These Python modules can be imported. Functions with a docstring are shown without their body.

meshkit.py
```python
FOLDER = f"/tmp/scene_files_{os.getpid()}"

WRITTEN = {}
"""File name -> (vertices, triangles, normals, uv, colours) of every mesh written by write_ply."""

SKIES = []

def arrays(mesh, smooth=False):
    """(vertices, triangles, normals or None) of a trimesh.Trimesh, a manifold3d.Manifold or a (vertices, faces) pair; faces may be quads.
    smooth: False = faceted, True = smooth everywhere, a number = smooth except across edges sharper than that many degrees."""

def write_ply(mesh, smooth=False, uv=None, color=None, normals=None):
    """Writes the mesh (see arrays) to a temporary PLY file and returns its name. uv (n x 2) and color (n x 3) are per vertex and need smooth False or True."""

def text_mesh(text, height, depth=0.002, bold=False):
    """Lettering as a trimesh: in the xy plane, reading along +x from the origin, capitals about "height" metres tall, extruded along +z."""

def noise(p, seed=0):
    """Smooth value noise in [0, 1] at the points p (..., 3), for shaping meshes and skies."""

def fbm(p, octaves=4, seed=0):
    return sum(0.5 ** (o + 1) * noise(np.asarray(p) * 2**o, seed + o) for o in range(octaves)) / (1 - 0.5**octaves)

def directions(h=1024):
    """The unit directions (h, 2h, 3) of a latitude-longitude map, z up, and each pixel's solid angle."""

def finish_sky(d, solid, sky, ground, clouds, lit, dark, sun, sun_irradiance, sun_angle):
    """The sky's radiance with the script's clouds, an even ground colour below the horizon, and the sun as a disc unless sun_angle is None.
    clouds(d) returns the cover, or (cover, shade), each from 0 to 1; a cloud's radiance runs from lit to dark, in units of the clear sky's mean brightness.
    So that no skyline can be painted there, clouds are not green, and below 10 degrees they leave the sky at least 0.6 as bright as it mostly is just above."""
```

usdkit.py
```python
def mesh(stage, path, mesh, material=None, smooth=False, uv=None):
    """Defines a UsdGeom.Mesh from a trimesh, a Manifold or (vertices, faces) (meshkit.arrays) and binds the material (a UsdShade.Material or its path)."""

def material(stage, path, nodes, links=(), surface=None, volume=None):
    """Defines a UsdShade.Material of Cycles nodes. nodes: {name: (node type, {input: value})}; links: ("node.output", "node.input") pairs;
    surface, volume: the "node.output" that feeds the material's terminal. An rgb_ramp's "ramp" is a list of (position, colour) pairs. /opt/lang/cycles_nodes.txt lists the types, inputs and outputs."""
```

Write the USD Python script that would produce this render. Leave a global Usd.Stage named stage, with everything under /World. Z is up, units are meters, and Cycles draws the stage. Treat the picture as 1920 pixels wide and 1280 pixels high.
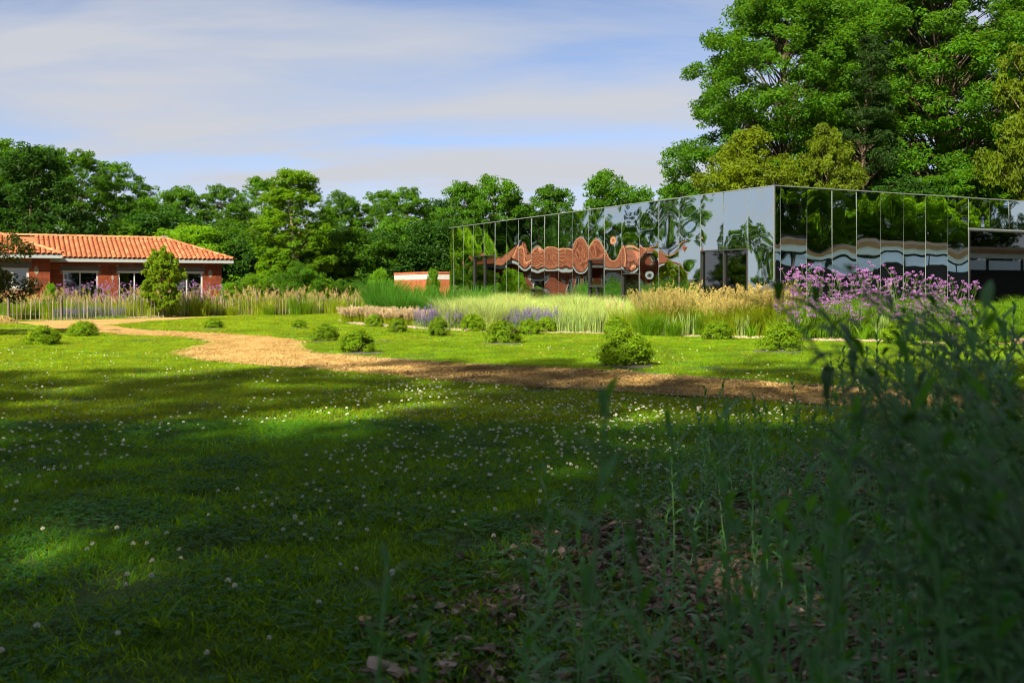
import math, numpy as np, trimesh, shapely, usdkit, meshkit
from pxr import Usd, UsdGeom, UsdLux, UsdShade, Sdf, Gf, Vt

# ------------------------------------------------------------------ camera, sky, sun, exposure
F, YH, H, CX = 1867.0, 540.0, 1.30, 960.0          # focal length and horizon of the 1920 px wide photograph, eye height
SUN_AZ, SUN_EL = math.radians(-28.0), math.radians(38.0)   # azimuth measured from straight behind the camera
EXPOSURE, SKY_STRENGTH, SUN_STRENGTH = 1.9, 0.05, 1.25
SUN_DIR = np.array([math.sin(SUN_AZ) * math.cos(SUN_EL), -math.cos(SUN_AZ) * math.cos(SUN_EL), math.sin(SUN_EL)])

stage = Usd.Stage.CreateInMemory()
UsdGeom.SetStageUpAxis(stage, 'Z')
UsdGeom.SetStageMetersPerUnit(stage, 1.0)
UsdGeom.Xform.Define(stage, '/World')
UsdGeom.Scope.Define(stage, '/World/Looks')
cam = UsdGeom.Camera.Define(stage, '/World/camera')
cam.AddTranslateOp().Set((0, 0, H)); cam.AddRotateXOp().Set(90.0)
cam.CreateHorizontalApertureAttr(36.0); cam.CreateFocalLengthAttr(F * 36.0 / 1920.0)
cam.CreateVerticalApertureAttr(24.0); cam.CreateVerticalApertureOffsetAttr(-(640 - YH) * 36.0 / 1920.0)
cam.CreateFStopAttr(4.5); cam.CreateFocusDistanceAttr(17.0)
cam.CreateClippingRangeAttr((0.05, 5000.0)); cam.CreateExposureAttr(EXPOSURE)

def mat(name, nodes, links=(), surface=None, volume=None):
    return usdkit.material(stage, '/World/Looks/' + name, nodes, links, surface, volume)

sky_m = mat('sky', {
    'tc': ('texture_coordinate', {}), 'sep': ('separate_xyz', {}),
    'zz': ('math', {'math_type': 'maximum', 'value2': 0.0}), 'zo': ('math', {'math_type': 'add', 'value2': 0.22}),
    'px': ('math', {'math_type': 'divide'}), 'py': ('math', {'math_type': 'divide'}), 'cmb': ('combine_xyz', {'z': 3.3}),
    'map': ('mapping', {'rotation': (0, 0, 0.18), 'scale': (0.55, 1.7, 1.0), 'location': (2.7, 0.9, 0)}),
    'n1': ('noise_texture', {'scale': 1.25, 'detail': 7.0, 'roughness': 0.55, 'distortion': 0.5}),
    'r1': ('rgb_ramp', {'ramp': [(0.34, (0.12, 0.12, 0.12)), (0.47, (0.55, 0.55, 0.55)), (0.62, (1, 1, 1))]}),
    'sky': ('sky_texture', {'sky_type': 'single_scattering', 'sun_disc': False, 'sun_elevation': SUN_EL,
                            'sun_rotation': math.atan2(SUN_DIR[0], SUN_DIR[1]), 'altitude': 100.0, 'air_density': 0.5, 'aerosol_density': 0.05, 'ozone_density': 2.0}),
    'mx': ('mix_color', {'blend_type': 'mix', 'b': (3.35, 3.45, 3.72), 'use_clamp': False}),
    'el': ('map_range', {'range_type': 'smoothstep', 'from_min': 0.10, 'from_max': 0.45, 'to_min': 1.0, 'to_max': 0.80, 'clamp': True}), 'cf': ('math', {'math_type': 'multiply'}), 'lo': ('map_range', {'range_type': 'smoothstep', 'from_min': 0.04, 'from_max': 0.21, 'to_min': 0.93, 'to_max': 0.0, 'clamp': True}), 'mm': ('math', {'math_type': 'maximum'}),
    'bg': ('background_shader', {'strength': SKY_STRENGTH})},
    [('tc.generated', 'sep.vector'), ('sep.z', 'zz.value1'), ('zz.value', 'zo.value1'), ('sep.x', 'px.value1'), ('zo.value', 'px.value2'),
     ('sep.y', 'py.value1'), ('zo.value', 'py.value2'), ('px.value', 'cmb.x'), ('py.value', 'cmb.y'), ('cmb.vector', 'map.vector'),
     ('map.vector', 'n1.vector'), ('n1.fac', 'r1.fac'), ('sep.z', 'el.value'), ('r1.color', 'cf.value1'), ('el.result', 'cf.value2'), ('cf.value', 'mm.value1'), ('sep.z', 'lo.value'), ('lo.result', 'mm.value2'), ('mm.value', 'mx.fac'), ('sky.color', 'mx.a'), ('mx.result', 'bg.color')], 'bg.background')
dome = UsdLux.DomeLight.Define(stage, '/World/sky')
UsdShade.MaterialBindingAPI.Apply(dome.GetPrim()).Bind(sky_m)
dome.GetPrim().SetCustomDataByKey('kind', 'structure')
sun = UsdLux.DistantLight.Define(stage, '/World/sun')
sun.CreateNormalizeAttr(True) if hasattr(sun, 'CreateNormalizeAttr') else sun.GetPrim().CreateAttribute('inputs:normalize', Sdf.ValueTypeNames.Bool).Set(True)
sun.CreateIntensityAttr(SUN_STRENGTH); sun.CreateAngleAttr(0.5); sun.CreateColorAttr((1.0, 0.89, 0.66))
_q = Gf.Rotation(Gf.Vec3d(0, 0, 1), Gf.Vec3d(*SUN_DIR)).GetQuat()
sun.AddOrientOp().Set(Gf.Quatf(_q))

# ------------------------------------------------------------------ helpers
def gp(px, py):
    D = F * H / (py - YH)
    return np.array([(px - CX) / F * D, D])
def gx(px, D): return (px - CX) / F * D
def zat(py, D): return H - (py - YH) / F * D

USED = {}
def numbered(parent, name):
    k = (parent, name); n = USED.get(k, 0); USED[k] = n + 1
    return name if n == 0 else '%s_%03d' % (name, n)
def tag(p, label=None, cat=None, group=None, kind=None):
    p = p.GetPrim() if hasattr(p, 'GetPrim') else p
    for k, v in (('label', label), ('category', cat), ('group', group), ('kind', kind)):
        if v: p.SetCustomDataByKey(k, v)
    return p
def obj(name, m, material, parent=None, smooth=False):
    par = str(parent.GetPath()) if parent is not None else '/World'
    return usdkit.mesh(stage, par + '/' + numbered(par, name), m, material, smooth).GetPrim()
def place(x, loc=(0, 0, 0), rz=0.0, s=None, tilt=None):
    x = UsdGeom.Xform(x)
    x.AddTranslateOp().Set(Gf.Vec3d(*map(float, loc)))
    if rz: x.AddRotateZOp().Set(float(rz))
    if tilt: x.AddRotateXOp().Set(float(tilt))
    if s is not None: x.AddScaleOp().Set(Gf.Vec3f(*([float(s)] * 3 if np.ndim(s) == 0 else map(float, s))))
def thing(name, label, cat, loc=(0, 0, 0), rz=0.0, s=None, group=None, ref=None, tilt=None):
    x = UsdGeom.Xform.Define(stage, '/World/' + numbered('/World', name))
    if ref is not None:
        x.GetPrim().GetReferences().AddInternalReference(ref.GetPath()); x.GetPrim().SetInstanceable(True)
    place(x, loc, rz, s, tilt)
    return tag(x, label, cat, group, 'thing')
def proto(name):
    x = UsdGeom.Xform.Define(stage, '/World/' + numbered('/World', name + '_kind'))
    x.GetPrim().SetSpecifier(Sdf.SpecifierClass)
    return x.GetPrim()

class MB:
    def __init__(s): s.v, s.f, s.n = [], [], 0
    def add(s, v, f):
        v = np.asarray(v, float).reshape(-1, 3); f = np.asarray(f, int)
        if f.shape[1] == 4: f = np.vstack([f[:, [0, 1, 2]], f[:, [0, 2, 3]]])
        s.v.append(v); s.f.append(f + s.n); s.n += len(v); return s
    def box(s, c, d, rz=0.0):
        v = np.array([[x, y, z] for z in (-.5, .5) for y in (-.5, .5) for x in (-.5, .5)]) * np.asarray(d, float)
        if rz:
            a = math.radians(rz); v = v @ np.array([[math.cos(a), math.sin(a), 0], [-math.sin(a), math.cos(a), 0], [0, 0, 1]])
        return s.add(v + np.asarray(c, float), [[0, 2, 3, 1], [4, 5, 7, 6], [0, 1, 5, 4], [1, 3, 7, 5], [3, 2, 6, 7], [2, 0, 4, 6]])
    def span(s, a, b): a, b = np.asarray(a, float), np.asarray(b, float); return s.box((a + b) / 2, np.abs(b - a))
    def tube(s, p, r, sides=5, cap=True):
        p = np.asarray(p, float); t = np.gradient(p, axis=0); t /= np.linalg.norm(t, axis=1, keepdims=True) + 1e-9
        a = np.cross(t, np.where(np.abs(t[:, 2:]) < .9, [0, 0, 1.], [1., 0, 0])); a /= np.linalg.norm(a, axis=1, keepdims=True) + 1e-9
        b = np.cross(t, a); an = np.arange(sides) * 2 * np.pi / sides; r = np.broadcast_to(r, (len(p),))
        v = p[:, None] + r[:, None, None] * (np.cos(an)[None, :, None] * a[:, None] + np.sin(an)[None, :, None] * b[:, None])
        i, j = np.meshgrid(np.arange(len(p) - 1), np.arange(sides), indexing='ij')
        q = np.stack([i * sides + j, i * sides + (j + 1) % sides, (i + 1) * sides + (j + 1) % sides, (i + 1) * sides + j], -1).reshape(-1, 4)
        s.add(v.reshape(-1, 3), q)
        if cap:
            k = (len(p) - 1) * sides; s.f.append(np.array([[k, k + m, k + m + 1] for m in range(1, sides - 1)]) + s.n - len(p) * sides)
        return s
    def mesh(s): return np.vstack(s.v), np.vstack(s.f)

def unit(v): return v / (np.linalg.norm(v, axis=-1, keepdims=True) + 1e-9)
def rand_dirs(rng, n): return unit(rng.normal(size=(n, 3)))
def leaf_quads(rng, c, nrm, L, W):
    """folded diamond leaves: 4 vertices, 2 triangles each"""
    n = len(c); t = unit(np.cross(nrm, rand_dirs(rng, n))); b = np.cross(nrm, t)
    L = (np.broadcast_to(L, n) * rng.uniform(.7, 1.3, n))[:, None]; W = (np.broadcast_to(W, n) * rng.uniform(.7, 1.3, n))[:, None]
    fold = nrm * W * .25
    v = np.stack([c - t * L * .5, c + b * W * .5 + fold - t * L * .08, c + t * L * .5 - nrm * L * .08, c - b * W * .5 + fold - t * L * .08], 1)
    k = np.arange(n)[:, None] * 4
    return v.reshape(-1, 3), np.vstack([k + [0, 1, 2], k + [0, 2, 3]])
def blades(rng, base, az, Hh, lean, W, droop=.25):
    """curved grass blades: 7 vertices, 5 triangles each"""
    n = len(base); d = np.stack([np.cos(az), np.sin(az), np.zeros(n)], 1); sd = np.stack([-np.sin(az), np.cos(az), np.zeros(n)], 1)
    ph = rng.uniform(0, 2 * np.pi, n); sd = sd * np.cos(ph)[:, None] + d * np.sin(ph)[:, None] * .8
    Hh, lean, W = (np.broadcast_to(x, n)[:, None] for x in (Hh, lean, W))
    up = np.array([0, 0, 1.0]); ring = []
    for u, w in ((0, .8), (.4, 1.0), (.75, .7)):
        p = base + up * Hh * (u - droop * u ** 3) + d * lean * u ** 1.9
        ring += [p - sd * W * w * .5, p + sd * W * w * .5]
    ring.append(base + up * Hh * (1 - droop) + d * lean)
    v = np.stack(ring, 1); k = np.arange(n)[:, None] * 7
    return v.reshape(-1, 3), np.vstack([k + x for x in ([0, 1, 3], [0, 3, 2], [2, 3, 5], [2, 5, 4], [4, 5, 6])])

# ------------------------------------------------------------------ materials
def leafmat(name, cols, trans=.35, tcol=None, rough=.55, clump=.5, spec=.15, per_copy=.15):
    n = len(cols)
    tcol = tcol or tuple(min(1, c * k) for c, k in zip(cols[-1], (1.3, 1.35, .8)))
    return mat(name, {
        'g': ('geometry', {}), 'oi': ('object_info', {}), 'tc': ('texture_coordinate', {}),
        'no': ('noise_texture', {'scale': clump, 'detail': 2.0}),
        'rp': ('rgb_ramp', {'ramp': [(i / max(n - 1, 1), c) for i, c in enumerate(cols)]}),
        'mv': ('map_range', {'from_min': .3, 'from_max': .7, 'to_min': .72, 'to_max': 1.28, 'clamp': True}),
        'mo': ('map_range', {'from_min': 0., 'from_max': 1., 'to_min': 1 - per_copy, 'to_max': 1 + per_copy}),
        'mm': ('math', {'math_type': 'multiply'}),
        'hv': ('hsv', {}), 'p': ('principled_bsdf', {'roughness': rough, 'specular_ior_level': spec}),
        'ht': ('hsv', {'color': tcol}), 't': ('translucent_bsdf', {}), 'm': ('mix_closure', {'fac': trans})},
        [('g.random_per_island', 'rp.fac'), ('tc.object', 'no.vector'), ('no.fac', 'mv.value'), ('oi.random', 'mo.value'), ('mv.result', 'mm.value1'), ('mo.result', 'mm.value2'),
         ('rp.color', 'hv.color'), ('mm.value', 'hv.value'), ('hv.color', 'p.base_color'), ('mm.value', 'ht.value'), ('ht.color', 't.color'),
         ('p.BSDF', 'm.closure1'), ('t.BSDF', 'm.closure2')], 'm.closure')
def plain(name, col, rough=.7, scale=6.0, var=.25, bump=0.0, metallic=0.0, spec=.4, dist=.02):
    c = np.array(col); nodes = {
        'tc': ('texture_coordinate', {}), 'no': ('noise_texture', {'scale': scale, 'detail': 5.0, 'roughness': .6}),
        'rp': ('rgb_ramp', {'ramp': [(.25, c * (1 - var)), (.5, c), (.78, np.minimum(c * (1 + var), 1))]}),
        'p': ('principled_bsdf', {'roughness': rough, 'metallic': metallic, 'specular_ior_level': spec})}
    links = [('tc.object', 'no.vector'), ('no.fac', 'rp.fac'), ('rp.color', 'p.base_color')]
    if bump:
        nodes['b'] = ('bump', {'strength': bump, 'distance': dist}); links += [('no.fac', 'b.height'), ('b.normal', 'p.normal')]
    return mat(name, nodes, links, 'p.BSDF')

M = {}
M['bark'] = plain('bark', (.075, .055, .035), .9, 9, .45, .6)
M['bark_pale'] = plain('bark_pale', (.20, .16, .11), .9, 9, .4, .5)
M['leaf_mid'] = leafmat('leaf_mid', [(0.03, 0.095, 0.003), (0.07, 0.18, 0.005), (0.13, 0.25, 0.007)], .35, (0.19, 0.36, 0.006))
M['leaf_deep'] = leafmat('leaf_deep', [(0.014, 0.05, 0.003), (0.03, 0.09, 0.005), (0.055, 0.13, 0.008)], .3, (0.07, 0.19, 0.006))
M['leaf_bright'] = leafmat('leaf_bright', [(0.06, 0.15, 0.003), (0.12, 0.25, 0.005), (0.19, 0.32, 0.008)], .4, (0.28, 0.46, 0.006))
M['leaf_yellow'] = leafmat('leaf_yellow', [(0.065, 0.105, 0.003), (0.145, 0.19, 0.005), (0.25, 0.26, 0.008)], .4, (0.34, 0.38, 0.006))
M['leaf_bronze'] = leafmat('leaf_bronze', [(0.02, 0.034, 0.003), (0.055, 0.065, 0.005), (0.13, 0.12, 0.01)], .3, (0.16, 0.16, 0.006))
M['leaf_conifer'] = leafmat('leaf_conifer', [(0.012, 0.0375, 0.0048), (0.0312, 0.0688, 0.0064), (0.066, 0.1063, 0.008)], .2, (0.072, 0.125, 0.008))
M['leaf_shrub'] = leafmat('leaf_shrub', [(0.085, 0.165, 0.003), (0.2, 0.32, 0.006), (0.34, 0.45, 0.01)], .35, (0.44, 0.54, 0.006), clump=6)
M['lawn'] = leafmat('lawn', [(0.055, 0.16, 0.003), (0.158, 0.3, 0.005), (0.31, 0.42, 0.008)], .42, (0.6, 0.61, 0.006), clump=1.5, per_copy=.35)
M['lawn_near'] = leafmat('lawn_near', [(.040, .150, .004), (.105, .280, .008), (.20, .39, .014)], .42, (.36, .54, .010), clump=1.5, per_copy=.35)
M['lawn_dry'] = leafmat('lawn_dry', [(.16, .19, .008), (.28, .29, .02), (.38, .36, .05)], .35, (.42, .42, .02), clump=1.5)
M['clover_leaf'] = leafmat('clover_leaf', [(0.025, 0.1, 0.01), (0.055, 0.16, 0.016)], .3, (0.1, 0.28, 0.02))
M['grass_green'] = leafmat('grass_green', [(0.06, 0.14, 0.003), (0.13, 0.23, 0.005), (0.22, 0.32, 0.01)], .4, (0.26, 0.4, 0.006), clump=3)
M['grass_dark'] = leafmat('grass_dark', [(0.0325, 0.117, 0.007), (0.065, 0.195, 0.012), (0.1105, 0.26, 0.018)], .35, (0.13, 0.338, 0.015), clump=3)
M['grass_pale'] = leafmat('grass_pale', [(.26, .34, .09), (.38, .46, .15), (.50, .55, .21)], .35, (.5, .56, .18), clump=3)
M['grass_gold'] = leafmat('grass_gold', [(0.13, 0.2, 0.006), (0.26, 0.3, 0.012), (0.4, 0.38, 0.03)], .4, (0.46, 0.46, 0.015), clump=3)
M['plume_tan'] = leafmat('plume_tan', [(0.33, 0.25, 0.09), (0.45, 0.36, 0.14), (0.55, 0.46, 0.21)], .3, (0.5, 0.42, 0.14), clump=3)
M['plume_pink'] = leafmat('plume_pink', [(0.38, 0.29, 0.18), (0.5, 0.4, 0.25), (0.58, 0.49, 0.32)], .3, (0.5, 0.4, 0.22), clump=3)
M['silver_leaf'] = leafmat('silver_leaf', [(0.17, 0.25, 0.07), (0.27, 0.35, 0.12), (0.38, 0.45, 0.18)], .3, (0.32, 0.42, 0.1), clump=4)
M['verbena'] = leafmat('verbena', [(0.28, 0.12, 0.34), (0.38, 0.18, 0.44), (0.5, 0.28, 0.56)], .3, (0.46, 0.24, 0.55), clump=6)
M['lavender'] = leafmat('lavender', [(0.153, 0.102, 0.306), (0.2125, 0.1445, 0.357), (0.323, 0.238, 0.374)], .25, (0.255, 0.17, 0.3825), clump=6)
M['stem_green'] = leafmat('stem_green', [(.06, .12, .02), (.10, .17, .03)], .15)
M['fg_leaf'] = leafmat('fg_leaf', [(0.035, 0.15, 0.026), (0.09, 0.275, 0.05), (0.2, 0.43, 0.11)], .28, (0.16, 0.4, 0.016), rough=.42, clump=8, spec=.35)
M['fg_stem'] = leafmat('fg_stem', [(0.15, 0.3, 0.12), (0.24, 0.38, 0.17)], .1)
M['fg_willow'] = leafmat('fg_willow', [(0.02, 0.07, 0.01), (0.042, 0.115, 0.016), (0.08, 0.18, 0.035)], .25, (0.08, 0.22, 0.01), clump=8)
M['clover_white'] = plain('clover_white', (.66, .63, .54), .7, 60, .2)
M['dry_leaf'] = plain('dry_leaf', (.36, .20, .09), .7, 14, .35, .3)
M['bark_chip'] = plain('bark_chip', (.13, .085, .06), .9, 25, .45, .5)
M['chip_pale'] = plain('chip_pale', (.27, .205, .16), .85, 25, .4, .5)
M['stone_pale'] = plain('stone_pale', (0.288, 0.225, 0.162), .85, 20, .35, .4)
M['wood_grey'] = plain('wood_grey', (0.149, 0.115, 0.074), .85, 12, .4, .4)
M['wood_mid'] = plain('wood_mid', (0.088, 0.068, 0.048), .85, 12, .4, .4); M['wood_pale'] = plain('wood_pale', (0.240, 0.200, 0.144), .85, 12, .35, .4)
M['wood_dark'] = plain('wood_dark', (.09, .07, .06), .85, 12, .4, .4)
M['wire'] = plain('wire', (.25, .25, .25), .5, 5, .1, metallic=.8)
M['alu'] = plain('alu', (0.284, 0.312, 0.312), .35, 3, .06, metallic=.7)
M['frame_dark'] = plain('frame_dark', (.018, .020, .021), .4, 4, .2)
M['core_dark'] = plain('core_dark', (.03, .03, .03), .8, 4, .2)
M['white_frame'] = plain('white_frame', (0.301, 0.318, 0.335), .4, 5, .05)
M['fascia'] = plain('fascia', (0.216, 0.243, 0.265), .5, 2, .05)
M['soffit'] = plain('soffit', (.34, .30, .26), .7, 4, .15)
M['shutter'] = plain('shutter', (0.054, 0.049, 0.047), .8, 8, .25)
M['concrete'] = plain('concrete', (0.153, 0.134, 0.109), .85, 6, .2, .2)
M['mortar'] = plain('mortar', (.24, .10, .055), .9, 12, .35, .3)
for i, c in enumerate([(.115, .019, .002), (.095, .015, .002), (.14, .031, .004), (.075, .012, .002)]):
    M['brick%d' % i] = plain('brick_%s' % 'abcd'[i], c, .85, 7, .22, .25)
for i, c in enumerate([(0.265, 0.080, 0.030), (0.232, 0.063, 0.023), (0.312, 0.126, 0.056), (0.279, 0.096, 0.040)]):
    M['tile%d' % i] = plain('tile_%s' % 'abcd'[i], c, .75, 7, .18, .2)
M['tile_under'] = plain('tile_under', (.30, .09, .04), .9, 5, .2)
M['white_paint'] = plain('white_paint', (0.326, 0.326, 0.326), .6, 5, .2)
M['terracotta'] = plain('terracotta', (0.242, 0.064, 0.025), .8, 2.2, .35, .2)
M['hall_white'] = plain('hall_white', (.78, .80, .80), .5, 4, .05); M['hall_edge'] = plain('hall_edge', (.42, .22, .09), .7, 4, .2)
M['roof_brown'] = plain('roof_brown', (0.022, 0.015, 0.011), .85, 4, .3)
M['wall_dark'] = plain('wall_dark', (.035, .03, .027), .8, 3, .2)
M['mirror'] = mat('mirror', {'p': ('principled_bsdf', {'metallic': 1.0, 'roughness': .02, 'base_color': (.56, .64, .66)})}, [], 'p.BSDF')
M['hall_glass'] = mat('hall_glass', {'p': ('principled_bsdf', {'metallic': 1.0, 'roughness': .03, 'base_color': (.42, .52, .55)})}, [], 'p.BSDF')
M['window'] = mat('window', {'fr': ('fresnel', {'IOR': 2.3}), 't': ('transparent_bsdf', {'color': (.32, .38, .37)}), 'g': ('glossy_bsdf', {'roughness': .02, 'color': (.95, .97, .97)}),
                             'm': ('mix_closure', {})}, [('fr.fac', 'm.fac'), ('t.BSDF', 'm.closure1'), ('g.BSDF', 'm.closure2')], 'm.closure')
def ground_mat(name, stops, s1, s2, bump, rough=.95):
    return mat(name, {'g': ('geometry', {}), 'a': ('noise_texture', {'scale': s1, 'detail': 4.0}), 'b': ('noise_texture', {'scale': s2, 'detail': 5.0, 'roughness': .7}),
        'mx': ('mix_float', {'fac': .6}), 'rp': ('rgb_ramp', {'ramp': stops}), 'bp': ('bump', {'strength': bump, 'distance': .03}), 'p': ('principled_bsdf', {'roughness': rough, 'specular_ior_level': .2})},
        [('g.position', 'a.vector'), ('g.position', 'b.vector'), ('a.fac', 'mx.a'), ('b.fac', 'mx.b'), ('mx.result', 'rp.fac'), ('rp.color', 'p.base_color'), ('b.fac', 'bp.height'), ('bp.normal', 'p.normal')], 'p.BSDF')
M['ground'] = ground_mat('ground', [(.3, (.020, .034, .008)), (.5, (.035, .065, .010)), (.7, (.065, .090, .016))], .6, 22, .6)
M['path'] = ground_mat('path', [(.28, (.14, .082, .024)), (.42, (.26, .160, .052)), (.56, (.345, .225, .080)), (.75, (.45, .315, .13))], .7, 60, 1.0)
M['gravel_tan'] = plain('gravel_tan', (.375, .255, .10), .9, 30, .4)
M['soil'] = ground_mat('soil', [(.3, (.018, .012, .008)), (.5, (.040, .027, .018)), (.72, (.085, .06, .042))], 2.0, 30, .9)
M['mulch'] = ground_mat('mulch', [(.3, (.09, .06, .03)), (.5, (.20, .15, .09)), (.72, (.36, .28, .18))], 2.0, 26, .9)

# ------------------------------------------------------------------ ground, path, beds
rng = np.random.default_rng(7)
def hz(x, y):       # slight undulation of the lawn
    x = np.asarray(x, float); y = np.asarray(y, float)
    return .035 * np.sin(.37 * x + .5) * np.sin(.31 * y + 1.0) + .012 * np.sin(1.3 * x + .4 * y)
def sheet(poly, z, step):
    """a triangulated sheet over the polygon that follows the ground"""
    poly = shapely.Polygon(poly).buffer(0)
    b = poly.bounds; xs = np.arange(b[0], b[2] + step, step); ys = np.arange(b[1], b[3] + step, step); mb = MB()
    for x in xs:
        for y in ys:
            c = poly.intersection(shapely.box(x, y, x + step, y + step))
            for g in getattr(c, 'geoms', [c]):
                if g.geom_type != 'Polygon' or g.area < 1e-6: continue
                v, f = trimesh.creation.triangulate_polygon(g, engine='earcut')
                v = np.asarray(v); f = np.asarray(f)
                a = v[f]; sgn = np.cross(a[:, 1] - a[:, 0], a[:, 2] - a[:, 0]); f = np.where((sgn < 0)[:, None], f[:, ::-1], f)
                mb.add(np.column_stack([v, hz(v[:, 0], v[:, 1]) + z]), f)
    return mb.mesh()

_e = np.concatenate([-np.geomspace(26, 900, 14)[::-1], np.arange(-24, 25, 1.5), np.geomspace(26, 900, 14)])
_fy = np.concatenate([-np.geomspace(5, 900, 14)[::-1], np.arange(-3, 70, 1.5), np.geomspace(72, 1200, 12)])
X, Y = np.meshgrid(_e, _fy, indexing='ij'); far = (np.abs(X) > 25.5) | (Y < -3.5) | (Y > 70)
Zg = np.where(far, 0.0, hz(X, Y))
i, j = np.meshgrid(np.arange(len(_e) - 1), np.arange(len(_fy) - 1), indexing='ij'); ny = len(_fy)
tag(obj('ground', (np.stack([X, Y, Zg], -1).reshape(-1, 3), np.stack([i * ny + j, (i + 1) * ny + j, (i + 1) * ny + j + 1, i * ny + j + 1], -1).reshape(-1, 4)), M['ground'], smooth=True),
    'lawn ground of the park under the grass', 'ground', kind='structure')

path_px = [(-200, 607), (44, 606), (103, 614), (187, 623), (240, 628), (330, 631), (385, 636), (402, 641), (372, 648), (345, 655), (337, 663), (380, 674), (450, 684), (560, 693), (700, 703), (850, 714), (1000, 723),
           (1150, 731), (1300, 741), (1450, 750), (1600, 757), (1920, 768), (2300, 775), (2300, 752), (1920, 742), (1600, 725), (1480, 718), (1364, 711), (1240, 704), (1180, 700), (1039, 693), (920, 687), (784, 677), (690, 671),
           (615, 664), (587, 663), (562, 655), (556, 648), (566, 640), (540, 636), (480, 632), (403, 628), (312, 621), (232, 613), (213, 609), (240, 606), (300, 602), (380, 597), (440, 593), (520, 590), (520, 587), (440, 590), (330, 596), (230, 600), (90, 601), (44, 603), (-200, 602)]
path_poly = shapely.Polygon([gp(*p) for p in path_px]).buffer(0)
path_poly = path_poly.buffer(.12).buffer(-.2).buffer(.08)
tag(obj('gravel_path', sheet(path_poly, .012, 1.5), M['path'], smooth=30), 'sandy ochre gravel path winding across the lawn', 'path', kind='structure')
bed_front = [(640, 600), (650, 606), (684, 612), (720, 615), (784, 618), (850, 620), (920, 622), (1048, 624), (1180, 628), (1300, 632), (1424, 635), (1545, 640), (1771, 642), (2100, 645)]
bed_poly = shapely.Polygon([gp(*p) for p in bed_front] + [(24, 36), (7.63, 29.0), (-3.15, 49.5), (-6, 50)]).buffer(0)
tag(obj('planting_bed', sheet(bed_poly, .006, 2.0), M['mulch'], smooth=30), 'mulched planting bed along the mirrored building', 'planting bed', kind='structure')
verge_px = [(-150, 601.5), (100, 600), (240, 599), (330, 595), (440, 590), (560, 588), (640, 590), (700, 592), (700, 577), (300, 578), (-150, 580)]
verge_poly = shapely.Polygon([gp(*p) for p in verge_px]).buffer(0)
tag(obj('fence_border', sheet(verge_poly, .006, 2.5), M['mulch'], smooth=30), 'earthy border strip under the picket fence', 'planting bed', kind='structure')
soil_px = [(760, 1330), (735, 1235), (830, 1180), (900, 1110), (1010, 1050), (1120, 1015), (1250, 980), (1400, 925), (1500, 875), (1620, 835), (2100, 800), (2600, 1000), (2600, 1330)]
soil_poly = shapely.Polygon([gp(*p) for p in soil_px]).buffer(.05)
tag(obj('soil_bed', sheet(soil_poly, .010, .8), M['soil'], smooth=30), 'dark soil bed with dead leaves in the shade', 'planting bed', kind='structure')

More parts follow.
